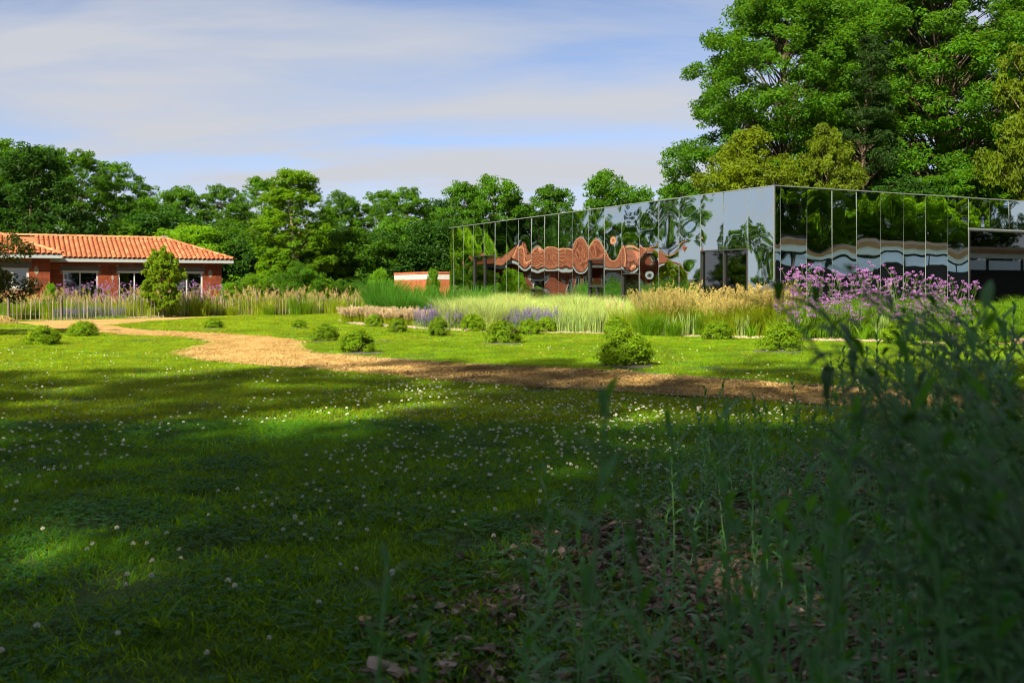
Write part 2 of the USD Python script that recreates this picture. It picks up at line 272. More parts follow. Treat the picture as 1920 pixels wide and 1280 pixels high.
# ------------------------------------------------------------------ lawn
def patch(rng, n, r, h, w, clover, lean=.6):
    a = rng.uniform(0, 2 * np.pi, n); q = r * np.sqrt(rng.uniform(0, 1, n))
    base = np.stack([q * np.cos(a), q * np.sin(a), np.full(n, -.01)], 1)
    hh = h * rng.uniform(.45, 1.25, n) * (.7 + .6 * meshkit.noise(base * 9, int(rng.integers(99))))
    return blades(rng, base, rng.uniform(0, 2 * np.pi, n), hh, hh * rng.uniform(.15, 1.1, n) * lean * 1.4, w * rng.uniform(.7, 1.3, n), .2)
def clover_patch(rng, n, r, h):
    a = rng.uniform(0, 2 * np.pi, n); q = r * np.sqrt(rng.uniform(0, 1, n)); c = np.stack([q * np.cos(a), q * np.sin(a), h * rng.uniform(.5, 1.1, n)], 1)
    mb = MB(); s = rng.uniform(.006, .011, n)
    for k in range(3):
        t = rng.uniform(0, .3, n) + k * 2.09 + rng.uniform(0, 6.3); d = np.stack([np.cos(t), np.sin(t), rng.uniform(.05, .5, n)], 1)
        b = np.stack([-np.sin(t), np.cos(t), rng.uniform(-.2, .2, n)], 1)
        p = [c, c + (d * .8 + b * .75) * s[:, None] * 1.2, c + d * s[:, None] * 1.7, c + (d * .8 - b * .75) * s[:, None] * 1.2]
        kk = np.arange(n)[:, None] * 4; mb.add(np.stack(p, 1).reshape(-1, 3), np.vstack([kk + [0, 1, 2], kk + [0, 2, 3]]))
    return mb.mesh()
def scatter(name, label, protos, pts, rng, smin, smax, kind='stuff', cat='grass', tilt=0.0, zoff=0.0):
    """protos: list of (mesh, material); pts: n x 2 or n x 3"""
    pi = UsdGeom.PointInstancer.Define(stage, '/World/' + numbered('/World', name)); n = len(pts)
    pr = []
    for k, (m, mt) in enumerate(protos):
        p = usdkit.mesh(stage, str(pi.GetPath()) + '/' + numbered(str(pi.GetPath()), 'patch'), m, mt); pr.append(p.GetPath())
    pi.CreatePrototypesRel().SetTargets(pr)
    z = hz(pts[:, 0], pts[:, 1]) + zoff if pts.shape[1] == 2 else pts[:, 2]
    pi.CreatePositionsAttr(Vt.Vec3fArray.FromNumpy(np.column_stack([pts[:, :2], z]).astype(np.float32)))
    pi.CreateProtoIndicesAttr(Vt.IntArray.FromNumpy(rng.integers(0, len(protos), n).astype(np.int32)))
    a = rng.uniform(0, 2 * np.pi, n)
    if tilt:
        ax = rand_dirs(rng, n) * np.sin(rng.normal(0, tilt, n) / 2)[:, None]; qw = np.sqrt(np.maximum(1 - (ax ** 2).sum(1), 0))
        q = np.stack([qw * np.cos(a / 2) - ax[:, 2] * np.sin(a / 2), ax[:, 0] * np.cos(a / 2) + ax[:, 1] * np.sin(a / 2), ax[:, 1] * np.cos(a / 2) - ax[:, 0] * np.sin(a / 2), qw * np.sin(a / 2) + ax[:, 2] * np.cos(a / 2)], 1)
    else:
        q = np.stack([np.cos(a / 2), 0 * a, 0 * a, np.sin(a / 2)], 1)
    pi.CreateOrientationsAttr(Vt.QuathArray([Gf.Quath(float(w), float(x), float(y), float(zz)) for w, x, y, zz in q]))
    s = rng.uniform(smin, smax, n); pi.CreateScalesAttr(Vt.Vec3fArray.FromNumpy(np.repeat(s[:, None], 3, 1).astype(np.float32)))
    return tag(pi, label, cat, kind=kind)
inside = lambda poly, p: shapely.contains_xy(poly, p[:, 0], p[:, 1])
not_lawn = shapely.union_all([path_poly.buffer(-.02), bed_poly.buffer(-.05), verge_poly.buffer(-.15), soil_poly.buffer(-.12)])
def lawn_points(d0, d1, per_m2, margin):
    w = .54 * d1 + 1; n = int((d1 - d0) * 2 * w * per_m2)
    p = np.column_stack([rng.uniform(-w, w, n), rng.uniform(d0, d1, n)])
    p = p[np.abs(p[:, 0]) < .545 * p[:, 1] + .6]
    return p[~shapely.contains_xy(not_lawn.buffer(margin), p[:, 0], p[:, 1])]
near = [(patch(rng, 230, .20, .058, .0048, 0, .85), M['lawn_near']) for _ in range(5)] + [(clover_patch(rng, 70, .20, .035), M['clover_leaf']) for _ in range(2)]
mid = [(patch(rng, 190, .30, .052, .009, 0, 1.1), M['lawn']) for _ in range(5)]
farp = [(patch(rng, 190, .45, .052, .017, 0, 1.2), M['lawn']) for _ in range(4)]
mid += [(patch(rng, 110, .30, .055, .008, 0, 1.1), M['lawn_dry'])]; farp += [(patch(rng, 120, .45, .055, .015, 0, 1.2), M['lawn_dry'])]
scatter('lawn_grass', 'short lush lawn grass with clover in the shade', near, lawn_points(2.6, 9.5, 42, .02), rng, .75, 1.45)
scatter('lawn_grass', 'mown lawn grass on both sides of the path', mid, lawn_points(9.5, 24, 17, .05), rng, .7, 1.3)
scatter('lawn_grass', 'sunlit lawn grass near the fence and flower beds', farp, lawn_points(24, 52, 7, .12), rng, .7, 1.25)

# ------------------------------------------------------------------ mirrored building
GRID = 27.7; CA, SA = math.cos(math.radians(GRID)), math.sin(math.radians(GRID))
def on_plane(px, O, axis, off=0.0):
    """position along local axis 'x' or 'y' (other coordinate = off) where the sight line through px meets the vertical plane"""
    k = (px - CX) / F; Ox, Oy = O
    if axis == 'x':   # P = O + t*e1 + off*e2
        ax, ay, dx, dy = Ox - off * SA, Oy + off * CA, CA, SA
    else:
        ax, ay, dx, dy = Ox + off * CA, Oy + off * SA, -SA, CA
    t = (k * ay - ax) / (dx - k * dy)
    return t, ay + t * dy
MO = (7.63, 29.0); MZ = zat(347, 29.0)
pav = thing('mirrored_building', 'low flat-roofed building clad in tall warped mirror panels', 'building', (MO[0], MO[1], 0), GRID)
LW, RW = on_plane(843, MO, 'y')[0], 24.0
obj('core_wall', MB().span((.12, .12, 0), (RW, LW, MZ - .06)).mesh(), M['core_dark'], pav)
obj('flat_roof', MB().span((.02, .02, MZ - .055), (RW, LW, MZ - .01)).mesh(), M['concrete'], pav)
def mirror_panel(u0, u1, z0, z1, side, seed):
    g = .006; u0 += g; u1 -= g
    nx, nz = 18, max(6, int((z1 - z0) / .075)); r = np.random.default_rng(seed)
    U, V = np.meshgrid(np.linspace(0, 1, nx + 1), np.linspace(0, 1, nz + 1), indexing='ij')
    zz = z0 + V * (z1 - z0); A = (.0062 if side == 'y' else .0036) * r.uniform(.3, 1.5) * r.choice([1, 1, -1]); ph = .9 + r.normal(0, 1.3); wl = r.uniform(1.1, 2.7)
    env = (1 - (2 * U - 1) ** 2)
    d = -A * env * (.35 + .75 * np.sin(2 * np.pi * zz / wl + ph))
    d += .0045 * (meshkit.noise(np.stack([U * 2 + seed, zz * 1.1, 0 * U], -1), seed) - .5) * env
    d += r.normal(0, .006) * (U - .5) + r.normal(0, .016) * (V - .5)
    uu = u0 + U * (u1 - u0)
    P = np.stack([uu, -.012 + d, zz], -1) if side == 'x' else np.stack([-.012 + d, uu, zz], -1)
    ii, jj = np.meshgrid(np.arange(nx), np.arange(nz), indexing='ij'); k = nz + 1
    q = np.stack([ii * k + jj, (ii + 1) * k + jj, (ii + 1) * k + jj + 1, ii * k + jj + 1], -1).reshape(-1, 4)
    if side == 'y': q = q[:, ::-1]
    return P.reshape(-1, 3), q
def opening(side, u0, u1, z0, z1, mull=0):
    """dark framed window let into the mirrored skin"""
    def bx(a, b, c, d, e, f):   # u range, depth range, z range
        return ((a, c, e), (b, d, f)) if side == 'x' else ((c, a, e), (d, b, f))
    fm = MB(); w = .042
    for a, b, e, f in ((u0, u1, z1 - w, z1), (u0, u0 + w, z0, z1 - w), (u1 - w, u1, z0, z1 - w)) + (((u0 + w, u1 - w, z0, z0 + w),) if z0 > .1 else ()):
        fm.span(*bx(a, b, -.035, .115, e, f))
    for k in range(mull):
        c = u0 + (u1 - u0) * (k + 1) / (mull + 1); fm.span(*bx(c - .025, c + .025, -.02, .09, z0 + w, z1 - w))
    fr = obj('window', fm.mesh(), M['frame_dark'], pav)
    obj('pane', MB().span(*bx(u0 + w, u1 - w, .05, .058, z0, z1 - w)).mesh(), M['window'], fr)
lines_L = [1438, 1394, 1352, 1312, 1274, 1238, 1203, 1169, 1138, 1108, 1079, 1052, 1025, 1000, 975, 951, 928, 907, 886, 866, 846]
tL = [0.0] + [on_plane(p, MO, 'y')[0] for p in lines_L]
kk = np.arange(1, len(tL)); cf = np.polyfit(kk, tL[1:], 1); tL = [0.0] + [float(np.polyval(cf, k)) for k in kk] + [LW]
lines_R = [1464.5, 1512.7, 1559, 1605, 1650, 1692.6, 1734, 1776, 1816, 1854, 1891.6]
tR = [on_plane(p, MO, 'x')[0] for p in lines_R]; kk = np.arange(len(tR)); cf = np.polyfit(kk, tR, 1)
tR = [0.0] + [float(np.polyval(cf, k)) for k in range(22)]
def zy(px, py, side):
    return zat(py, on_plane(px, MO, side)[1])
opens_L = {}   # panel index -> (z0, z1)
def pidx(t, px, side): return int(np.argmin(np.abs(np.array(t) - on_plane(px, MO, side)[0])))
for px_far, px_near, top, bot in ((886, 928, 479, None), (1000, 1025, 541, None), (1108, 1138, 486, 536), (1169, 1203, 512, None), (1312, 1394, 468, None)):
    a, b = pidx(tL, px_near, 'y'), pidx(tL, px_far, 'y'); z1 = zy((px_far + px_near) / 2, top, 'y'); z0 = 0.05 if bot is None else zy((px_far + px_near) / 2, bot, 'y')
    for k in range(a, b): opens_L[k] = z1
    opening('y', tL[a] + .01, tL[b] - .01, z0, z1, 1 if b - a > 1 else 0)
    if bot is not None: opening('y', tL[a] + .01, tL[b] - .01, .05, z0 - .01, 1)
for k in range(len(tL) - 1):
    if tL[k + 1] - tL[k] < .05: continue
    obj('mirror_panel', mirror_panel(tL[k], tL[k + 1], opens_L.get(k, .03) + (.004 if k in opens_L else 0), MZ - .03, 'y', 100 + k), M['mirror'], pav, smooth=True)
    if k:
        z0 = .03
        if k in opens_L and k - 1 in opens_L: z0 = opens_L[k] + .01
        obj('joint_trim', MB().span((-.018, tL[k] - .004, z0), (.02, tL[k] + .004, MZ - .03)).mesh(), M['alu'], pav)
a, b = pidx(tR, 1816, 'x'), pidx(tR, 1891, 'x') + 3; zt = zy(1850, 432, 'x')
opening('x', tR[a] + .01, tR[b] - .01, .05, zt, 0)
obj('lintel', MB().span((tR[a], -.03, zt + .004), (tR[b], .1, zt + .06)).mesh(), M['alu'], pav)
for k in range(len(tR) - 1):
    o = a <= k < b
    obj('mirror_panel', mirror_panel(tR[k], tR[k + 1], zt + .065 if o else .03, MZ - .03, 'x', 300 + k), M['mirror'], pav, smooth=True)
    if k: obj('joint_trim', MB().span((tR[k] - .004, -.018, zt + .065 if (o and k > a) else .03), (tR[k] + .004, .02, MZ - .03)).mesh(), M['alu'], pav)
obj('corner_trim', MB().span((-.03, -.03, .02), (.0, .0, MZ - .03)).mesh(), M['alu'], pav)
obj('coping', MB().span((-.035, -.035, MZ - .028), (RW, .15, MZ)).span((-.035, .152, MZ - .028), (.15, LW, MZ)).mesh(), M['alu'], pav)

# ------------------------------------------------------------------ terracotta house
HO = (-15.07, 53.9); ZE, ZR, WD, OV = 2.82, 4.0, 3.11, .5
house = thing('brick_house', 'single-storey unrendered orange brick house with clay tile roof', 'house', (HO[0], HO[1], 0), GRID)
slope = (ZR - ZE) / WD; LH = 12.6
wing_off = -1.2; wt, _ = on_plane(117, HO, 'x', wing_off); ZW = ZE + .13
# local frame: x runs along the eave (negative to the left), y runs back
def wall_blocks(x0, x1, y, z0, z1, holes, mats, seed):
    r = np.random.default_rng(seed); bh, bl = .25, .50; row = 0; z = z0
    while z < z1 - .02:
        zz = min(z + bh, z1); x = x0 - (bl / 2 if row % 2 else 0)
        while x < x1:
            segs = [(max(x, x0), min(x + bl, x1))]
            for a, b, c, d in holes:
                if zz - .02 > c and z + .02 < d:
                    ns = []
                    for s in segs:
                        if b <= s[0] or a >= s[1]: ns.append(s)
                        else:
                            if s[0] < a: ns.append((s[0], a))
                            if s[1] > b: ns.append((b, s[1]))
                    segs = ns
            for s in segs:
                if s[1] - s[0] > .03:
                    obj('brick', MB().span((s[0] + .006, y - .012 - r.uniform(0, .006), z + .006), (s[1] - .006, y + .05, zz - .006)).mesh(), M['brick%d' % r.choice(4, p=[.45, .3, .12, .13])], house)
            x += bl
        z += bh; row += 1
yW = OV                                # main wall plane behind the eave
ZT = ZE - .22
doors = []
for p0, p1, pm in ((118, 183.5, 150), (222, 286, 252), (322, 379.5, 350)):
    a, b = on_plane(p0, HO, 'x', yW)[0], on_plane(p1, HO, 'x', yW)[0]; doors.append((a, b))
zdoor = zat(509, on_plane(150, HO, 'x', yW)[1])
holes = [(a - .12, b + .12, zdoor, zdoor + .27) for a, b in doors] + [(a, b, 0.0, zdoor) for a, b in doors]
xw_r = -.55                           # right end of the front wall
ww = on_plane(94, HO, 'x', wing_off + OV)[0]
wall_blocks(ww, xw_r, yW, 0.0, ZT + .15, holes, None, 3)
m = MB(); xs = sorted([ww] + [v for d in doors for v in d] + [xw_r])
for a, b in zip(xs[::2], xs[1::2]): m.span((a, yW + .002, 0), (b, yW + .25, ZT + .15))
for a, b in doors: m.span((a, yW + .10, zdoor), (b, yW + .25, ZT + .15))
m.span((xw_r - .25, yW + .252, 0), (xw_r, 2 * WD - OV, ZT + .15)); m.span((-LH, 2 * WD - OV - .25, 0), (xw_r - .252, 2 * WD - OV, ZT + .15))
obj('wall', m.mesh(), M['mortar'], house)
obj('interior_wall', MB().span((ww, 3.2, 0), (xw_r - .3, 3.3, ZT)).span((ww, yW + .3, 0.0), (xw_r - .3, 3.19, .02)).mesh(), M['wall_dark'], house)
wall_e = MB()                         # end wall bricks, seen in the mirrors
obj('end_wall', MB().span((xw_r + .001, yW, 0), (xw_r + .02, 2 * WD - OV, ZT + .15)).mesh(), M['brick1'], house)
def glazed(a, b, y, z0, z1, fw=.07, midw=.06, mid=None):
    f = MB(); mid = (a + b) / 2 if mid is None else mid
    f.span((a, y + .02, z1 - fw), (b, y + .10, z1)).span((a, y + .02, z0), (a + fw, y + .10, z1 - fw)).span((b - fw, y + .02, z0), (b, y + .10, z1 - fw)).span((a + fw, y + .02, z0), (b - fw, y + .10, z0 + fw))
    f.span((mid - midw / 2, y + .015, z0 + fw), (mid + midw / 2, y + .09, z1 - fw))
    return f.mesh(), MB().span((a + fw, y + .05, z0 + fw), (b - fw, y + .058, z1 - fw)).mesh()
for (a, b), pm in zip(doors, (150, 252, 350)):
    fm, pn = glazed(a, b, yW, .02, zdoor, mid=on_plane(pm, HO, 'x', yW)[0])
    d = obj('french_door', fm, M['white_frame'], house); obj('pane', pn, M['window'], d)
    sh = obj('shutter_box', MB().span((a - .12, yW - .035, zdoor + .002), (b + .12, yW + .09, zdoor + .27)).mesh(), M['shutter'], house)
    obj('trim', MB().span((a - .05, yW - .045, zdoor - .025), (b + .05, yW - .012, zdoor + .04)).mesh(), M['white_frame'], sh)
# eaves
fh = .19
obj('fascia', MB().span((wt - .5, 0, ZE - fh), (0, .025, ZE)).span((-.025, .027, ZE - fh), (0, 2 * WD, ZE)).mesh(), M['fascia'], house)
obj('soffit', MB().span((ww, .03, ZE - fh - .012), (-.03, OV + .1, ZE - fh + .004)).span((-.55, OV + .1, ZE - fh - .012), (-.03, 2 * WD, ZE - fh + .004)).mesh(), M['soffit'], house)
obj('roof', ([(-LH, 0, ZE), (0, 0, ZE), (-WD, WD, ZR), (-LH, WD, ZR), (0, 2 * WD, ZE), (-LH, 2 * WD, ZE)], [[0, 1, 2], [0, 2, 3], [1, 4, 2], [4, 5, 3], [4, 3, 2]]), M['tile_under'], house)
# wing on the left
wy = wing_off; wL = -LH; wZR = ZW + slope * WD
obj('wing_roof', ([(wL, wy, ZW), (wt, wy, ZW), (wt - WD, wy + WD, wZR), (wL, wy + WD, wZR), (wt, wy + 2 * WD, ZW), (wL, wy + 2 * WD, ZW)], [[0, 1, 2], [0, 2, 3], [1, 4, 2], [4, 5, 3], [4, 3, 2]]), M['tile_under'], house)
obj('wing_fascia', MB().span((wL, wy, ZW - fh), (wt, wy + .025, ZW)).span((wt - .025, wy + .027, ZW - fh), (wt, wy + 1.6, ZW)).mesh(), M['fascia'], house)
obj('wing_soffit', MB().span((wL, wy + .03, ZW - fh - .012), (wt - .03, wy + OV + .1, ZW - fh + .004)).mesh(), M['soffit'], house)
yv = wy + OV
w0, w1 = on_plane(-22, HO, 'x', yv)[0], on_plane(54, HO, 'x', yv)[0]; Dv = on_plane(30, HO, 'x', yv)[1]
wz0, wz1 = zat(540, Dv), zat(502, Dv); wxl = -LH + .45
wall_blocks(wxl, ww, yv, 0.0, ZW - .12, [(w0, w1, wz0, wz1), (w0 - .12, w1 + .12, wz1, wz1 + .27)], None, 5)
obj('wing_wall', MB().span((wxl, yv + .002, 0), (w0, yv + .25, ZW - .12)).span((w1, yv + .002, 0), (ww, yv + .25, ZW - .12)).span((w0, yv + .002, 0), (w1, yv + .25, wz0)).span((w0, yv + .1, wz1), (w1, yv + .25, ZW - .12))
    .span((ww - .25, yv + .252, 0), (ww, yW, ZW - .12)).span((w0, yv + 1.2, 0), (w1, yv + 1.25, ZT)).mesh(), M['mortar'], house)
fm, pn = glazed(w0, w1, yv, wz0, wz1, .10, .10, on_plane(23, HO, 'x', yv)[0])
d = obj('window', fm, M['white_frame'], house); obj('pane', pn, M['window'], d)
obj('sill', MB().span((w0 - .1, yv - .07, wz0 - .09), (w1 + .12, yv + .05, wz0 - .003)).mesh(), M['concrete'], d)
obj('shutter_box', MB().span((w0 - .12, yv - .035, wz1 + .002), (w1 + .12, yv + .09, wz1 + .27)).mesh(), M['shutter'], house)
for px, py, s in ((68, 507, 1.0), (67, 530, .8), (394, 513, 1.0), (222, 512, .7), (211, 521, .6)):    # grey mortar patches on the bricks
    wing = px < 100; yy = yv if wing else yW; t, D = on_plane(px, HO, 'x', yy); z = zat(py, D)
    an = np.linspace(0, 2 * np.pi, 9)[:-1]; rr = s * np.array([1, .8, 1.1, .9, 1, .75, 1.05, .9])
    v = np.stack([t + .13 * rr * np.cos(an), 0 * an + yy - .024, z + .22 * rr * np.sin(an)], 1)
    obj('mortar_patch', (np.vstack([v, v + [0, .02, 0]]), [[0, k, k + 1] for k in range(1, 7)] + [[k, (k + 1) % 8, 8 + (k + 1) % 8] for k in range(8)] + [[k, 8 + (k + 1) % 8, 8 + k] for k in range(8)]), M['concrete'], house)
# barrel tiles
def barrel(L=.46, r0=.098, r1=.082, n=6):
    v, f = [], []
    for e, r in ((0, r0), (1, r1)):
        for k in range(n + 1):
            a = math.pi * k / n; v.append((r * 1.12 * math.cos(a), e * L, r * math.sin(a) * .95))
    for k in range(n): f += [[k, k + n + 1, k + n + 2], [k, k + n + 2, k + 1]]
    c = len(v); v += [(r0 * .82 * 1.12 * math.cos(math.pi * k / n), 0, r0 * .82 * .95 * math.sin(math.pi * k / n)) for k in range(n + 1)]
    for k in range(n): f += [[k, k + 1, c + k + 1], [k, c + k + 1, c + k]]
    return np.array(v), np.array(f)
BV, BF = barrel()
COL, ROW = .235, .37
def tile_rows(x0, x1, y0, z0, left_hip, right_hip, depth=WD):
    out = []; th = math.atan(slope); ln = depth / math.cos(th); nr = int(ln / ROW) + 1
    for c in np.arange(x1 - .12, x0, -COL):
        for q in range(nr):
            s = q * ROW - .05; yy = s * math.cos(th)
            if yy > depth - .08: continue
            if right_hip and c > x1 - yy - .02: continue
            out.append((c, y0 + yy, z0 + s * math.sin(th) + .02, th))
    return out
def put_tile(c, y, z, th, rz=0.0, O=(0, 0)):
    v = BV.copy(); L = v[:, 1].copy(); v[:, 1] = L * math.cos(th) - v[:, 2] * math.sin(th); v[:, 2] = L * math.sin(th - .035) + v[:, 2] * math.cos(th)
    return v + [c, y, z]
r_ = np.random.default_rng(11)
front = [t for t in tile_rows(wt - 1.0, 0, 0, ZE, False, True)] + [t for t in tile_rows(-LH, wt, wy, ZW, False, True)]
def shows(t):
    px = CX + F * (HO[0] + t[0] * CA - t[1] * SA) / (HO[1] + t[0] * SA + t[1] * CA); return px
front = [t for t in front if not (t[0] < wt - max(t[1] - wy, 0) and t[2] < ZW + slope * (t[1] - wy) - .02)]
front.sort(key=lambda t: -shows(t) if shows(t) > 5 else 1e6)
rest = MB()
for k, t in enumerate(front):
    v = put_tile(*t) + np.array([0, 0, r_.normal(0, .004)])
    if k < 296: obj('roof_tile', (v, BF), M['tile%d' % r_.choice(4, p=[.45, .2, .15, .2])], house, smooth=50)
    else: rest.add(v, BF)
th = math.atan(slope)
for c in np.arange(.12, 2 * WD, COL):              # end slope, seen in the mirrors
    for q in range(10):
        s = q * ROW - .05; yy = s * math.cos(th)
        if yy > WD - .05 or yy > min(c, 2 * WD - c): continue
        v = put_tile(0, 0, ZE + s * math.sin(th) + .02, th); v = np.stack([-(v[:, 1] + yy), v[:, 0] + c, v[:, 2]], 1); rest.add(v, BF)
for c in np.arange(wt - 1, -LH, -COL):
    pass
tag(obj('roof_tiles', rest.mesh(), M['tile0'], house, smooth=50), kind='stuff')
def ridge(a, b, n):
    a, b = np.array(a, float), np.array(b, float); d = unit(b - a); sd = unit(np.cross(d, [0, 0, 1.])); up = np.cross(sd, d); L = np.linalg.norm(b - a) / n
    for k in range(n):
        v = BV.copy() * [1.25, 1.0, 1.15]; y = v[:, 1] / .46 * (L + .06)
        p = a + d * (k * L) + v[:, :1] * sd + y[:, None] * d + v[:, 2:] * up + np.array([0, 0, .05])
        obj('ridge_tile', (p, BF), M['tile%d' % (2 if r_.uniform() < .7 else 0)], house, smooth=50)
ridge((0, 0, ZE), (-WD, WD, ZR), 10); ridge((-WD, WD, ZR), (-LH, WD, ZR), 21)
ridge((wt, wy, ZW), (wt - WD, wy + WD, wZR), 9); ridge((wt - WD, wy + WD, wZR), (wt - WD - 3, wy + WD, wZR), 7)
ridge((-WD, WD, ZR), (0, 2 * WD, ZE), 10)
obj('ridge_cap', MB().box((-WD, WD, ZR + .13), (.26, .26, .16)).mesh(), M['concrete'], house)

# low painted wall left of the mirrored building
BO = ((804 - CX) / F * 53.0, 53.0); zb = zat(509, 53.0)
shed = thing('low_wall_block', 'low orange painted wall with a peeling white band beside the mirrored building', 'wall', (BO[0], BO[1], 0), GRID)
lb, rb = on_plane(739, BO, 'y')[0], on_plane(850, BO, 'x')[0]
obj('wall', MB().span((0, 0, 0), (rb, .25, zb - .12)).span((0, .252, 0), (.25, lb, zb - .12)).mesh(), M['terracotta'], shed)
obj('coping', MB().span((-.03, -.03, zb - .118), (rb, .28, zb)).span((-.03, .282, zb - .118), (.28, lb, zb)).mesh(), M['terracotta'], shed)
obj('white_band', MB().span((-.006, -.006, zb - .42), (rb, -.001, zb - .13)).span((-.006, 0.0, zb - .42), (-.001, lb, zb - .13)).mesh(), M['white_paint'], shed)

# long low building that the right-hand mirrors reflect
n_ = np.array([SA, -CA]); e1 = np.array([CA, SA]); LO = np.array(MO) + 14.5 * n_ + 1.0 * e1
hall = thing('long_hall', 'long low brown-roofed building seen only as a reflection in the mirror panels', 'building', (LO[0], LO[1], 0), GRID)
obj('wall', MB().span((0, -6, 0), (46, -.3, 2.25)).span((0, -6, 2.252), (1.2, -.3, 2.94)).span((1.2, -6, 2.252), (46, -3, 2.94)).mesh(), M['wall_dark'], hall)
obj('fascia', MB().span((-.5, -.2, 2.95), (46, .05, 3.24)).mesh(), M['hall_white'], hall); obj('roof_edge', MB().span((-.6, -.2, 3.224), (46, .10, 3.42)).mesh(), M['hall_edge'], hall)
obj('roof', ([(-.6, .08, 3.43), (46, .08, 3.43), (46, -4, 3.85), (2, -4, 3.85), (-.6, -8, 3.43), (46, -8, 3.43)], [[0, 1, 2], [0, 2, 3], [3, 2, 5], [3, 5, 4], [0, 3, 4]]), M['roof_brown'], hall)
for k in range(14):
    w = obj('window', MB().span((1.25 + 3 * k, -.35, 2.26), (1.33 + 3 * k, -.22, 2.94)).span((1.33 + 3 * k, -.35, 2.26), (4.2 + 3 * k, -.22, 2.31)).mesh(), M['frame_dark'], hall)
    obj('pane', MB().span((1.34 + 3 * k, -.30, 2.32), (4.2 + 3 * k, -.29, 2.84)).mesh(), M['hall_glass'], w)

# ------------------------------------------------------------------ picket fence
fence_px = [(-60, 602), (0, 601), (120, 600), (240, 598), (330, 595.5), (440, 592), (560, 590), (700, 587.5)]
fpts = np.array([gp(*p) for p in fence_px]); seg = np.linalg.norm(np.diff(fpts, axis=0), axis=1); cum = np.concatenate([[0], np.cumsum(seg)])
def along(s): return np.array([np.interp(s, cum, fpts[:, 0]), np.interp(s, cum, fpts[:, 1])])
fence = thing('picket_fence', 'rustic split-picket fence running in front of the house', 'fence')
r_ = np.random.default_rng(21); s = .05; k = 0
while s < cum[-1]:
    p = along(s); hgt = .92 + r_.normal(0, .035) - .10 * s / cum[-1]; lean = r_.normal(0, .025, 2); w = r_.uniform(.026, .042)
    mb = MB(); b = np.array([p[0], p[1], hz(*p) - .03]); t = b + [lean[0], lean[1], hgt]
    mb.tube([b, (b + t) / 2 + [r_.normal(0, .008), 0, 0], t - [0, 0, .03], t], [w * .55, w * .52, w * .5, w * .2], 4)
    obj('picket', mb.mesh(), M[['wood_grey', 'wood_mid', 'wood_pale'][int(r_.integers(3))]], fence); s += r_.uniform(.145, .195); k += 1
for px, hh in ((14, 1.0), (114, 1.0), (480, 1.0), (560, .95), (650, .9)):
    q = along(np.interp(px, [CX + F * a[0] / a[1] for a in fpts], cum)); 
    obj('fence_post', MB().tube([(q[0], q[1] + .06, -.05), (q[0] + .01, q[1] + .06, hh)], .055, 8).mesh(), M['wood_dark'], fence)
for zz in (.25, .72):
    pts = [np.append(along(x) + [0, .035], zz + .01 * math.sin(x * 3)) for x in np.linspace(0, cum[-1], 60)]
    obj('wire', MB().tube(pts, .006, 4).mesh(), M['wire'], fence)
# dark edging strip along the far side of the path
epx = [(587, 662.5), (615, 663.5), (690, 670.5), (784, 676.5), (920, 686.5), (1039, 692.5), (1180, 699.5), (1240, 703.5), (1364, 710.5), (1480, 717.5), (1600, 724.5), (1920, 741.5)]
ep = np.array([gp(*p) for p in epx]); mb = MB(); L = np.linspace(0, len(ep) - 1, 60)
P = np.stack([np.interp(L, np.arange(len(ep)), ep[:, 0]), np.interp(L, np.arange(len(ep)), ep[:, 1])], 1)
v = []
for p in P:
    z = hz(*p); v += [(p[0], p[1], z - .02), (p[0], p[1], z + .035), (p[0] + .01, p[1] + .022, z + .035), (p[0] + .01, p[1] + .022, z - .02)]
f = []
for q in range(len(P) - 1):
    for a in range(4): f.append([q * 4 + a, (q + 1) * 4 + a, (q + 1) * 4 + (a + 1) % 4, q * 4 + (a + 1) % 4])
tag(obj('path_edging', (np.array(v), np.array(f)), M['wood_dark']), 'thin dark wooden edging strip along the far side of the path', 'edging')

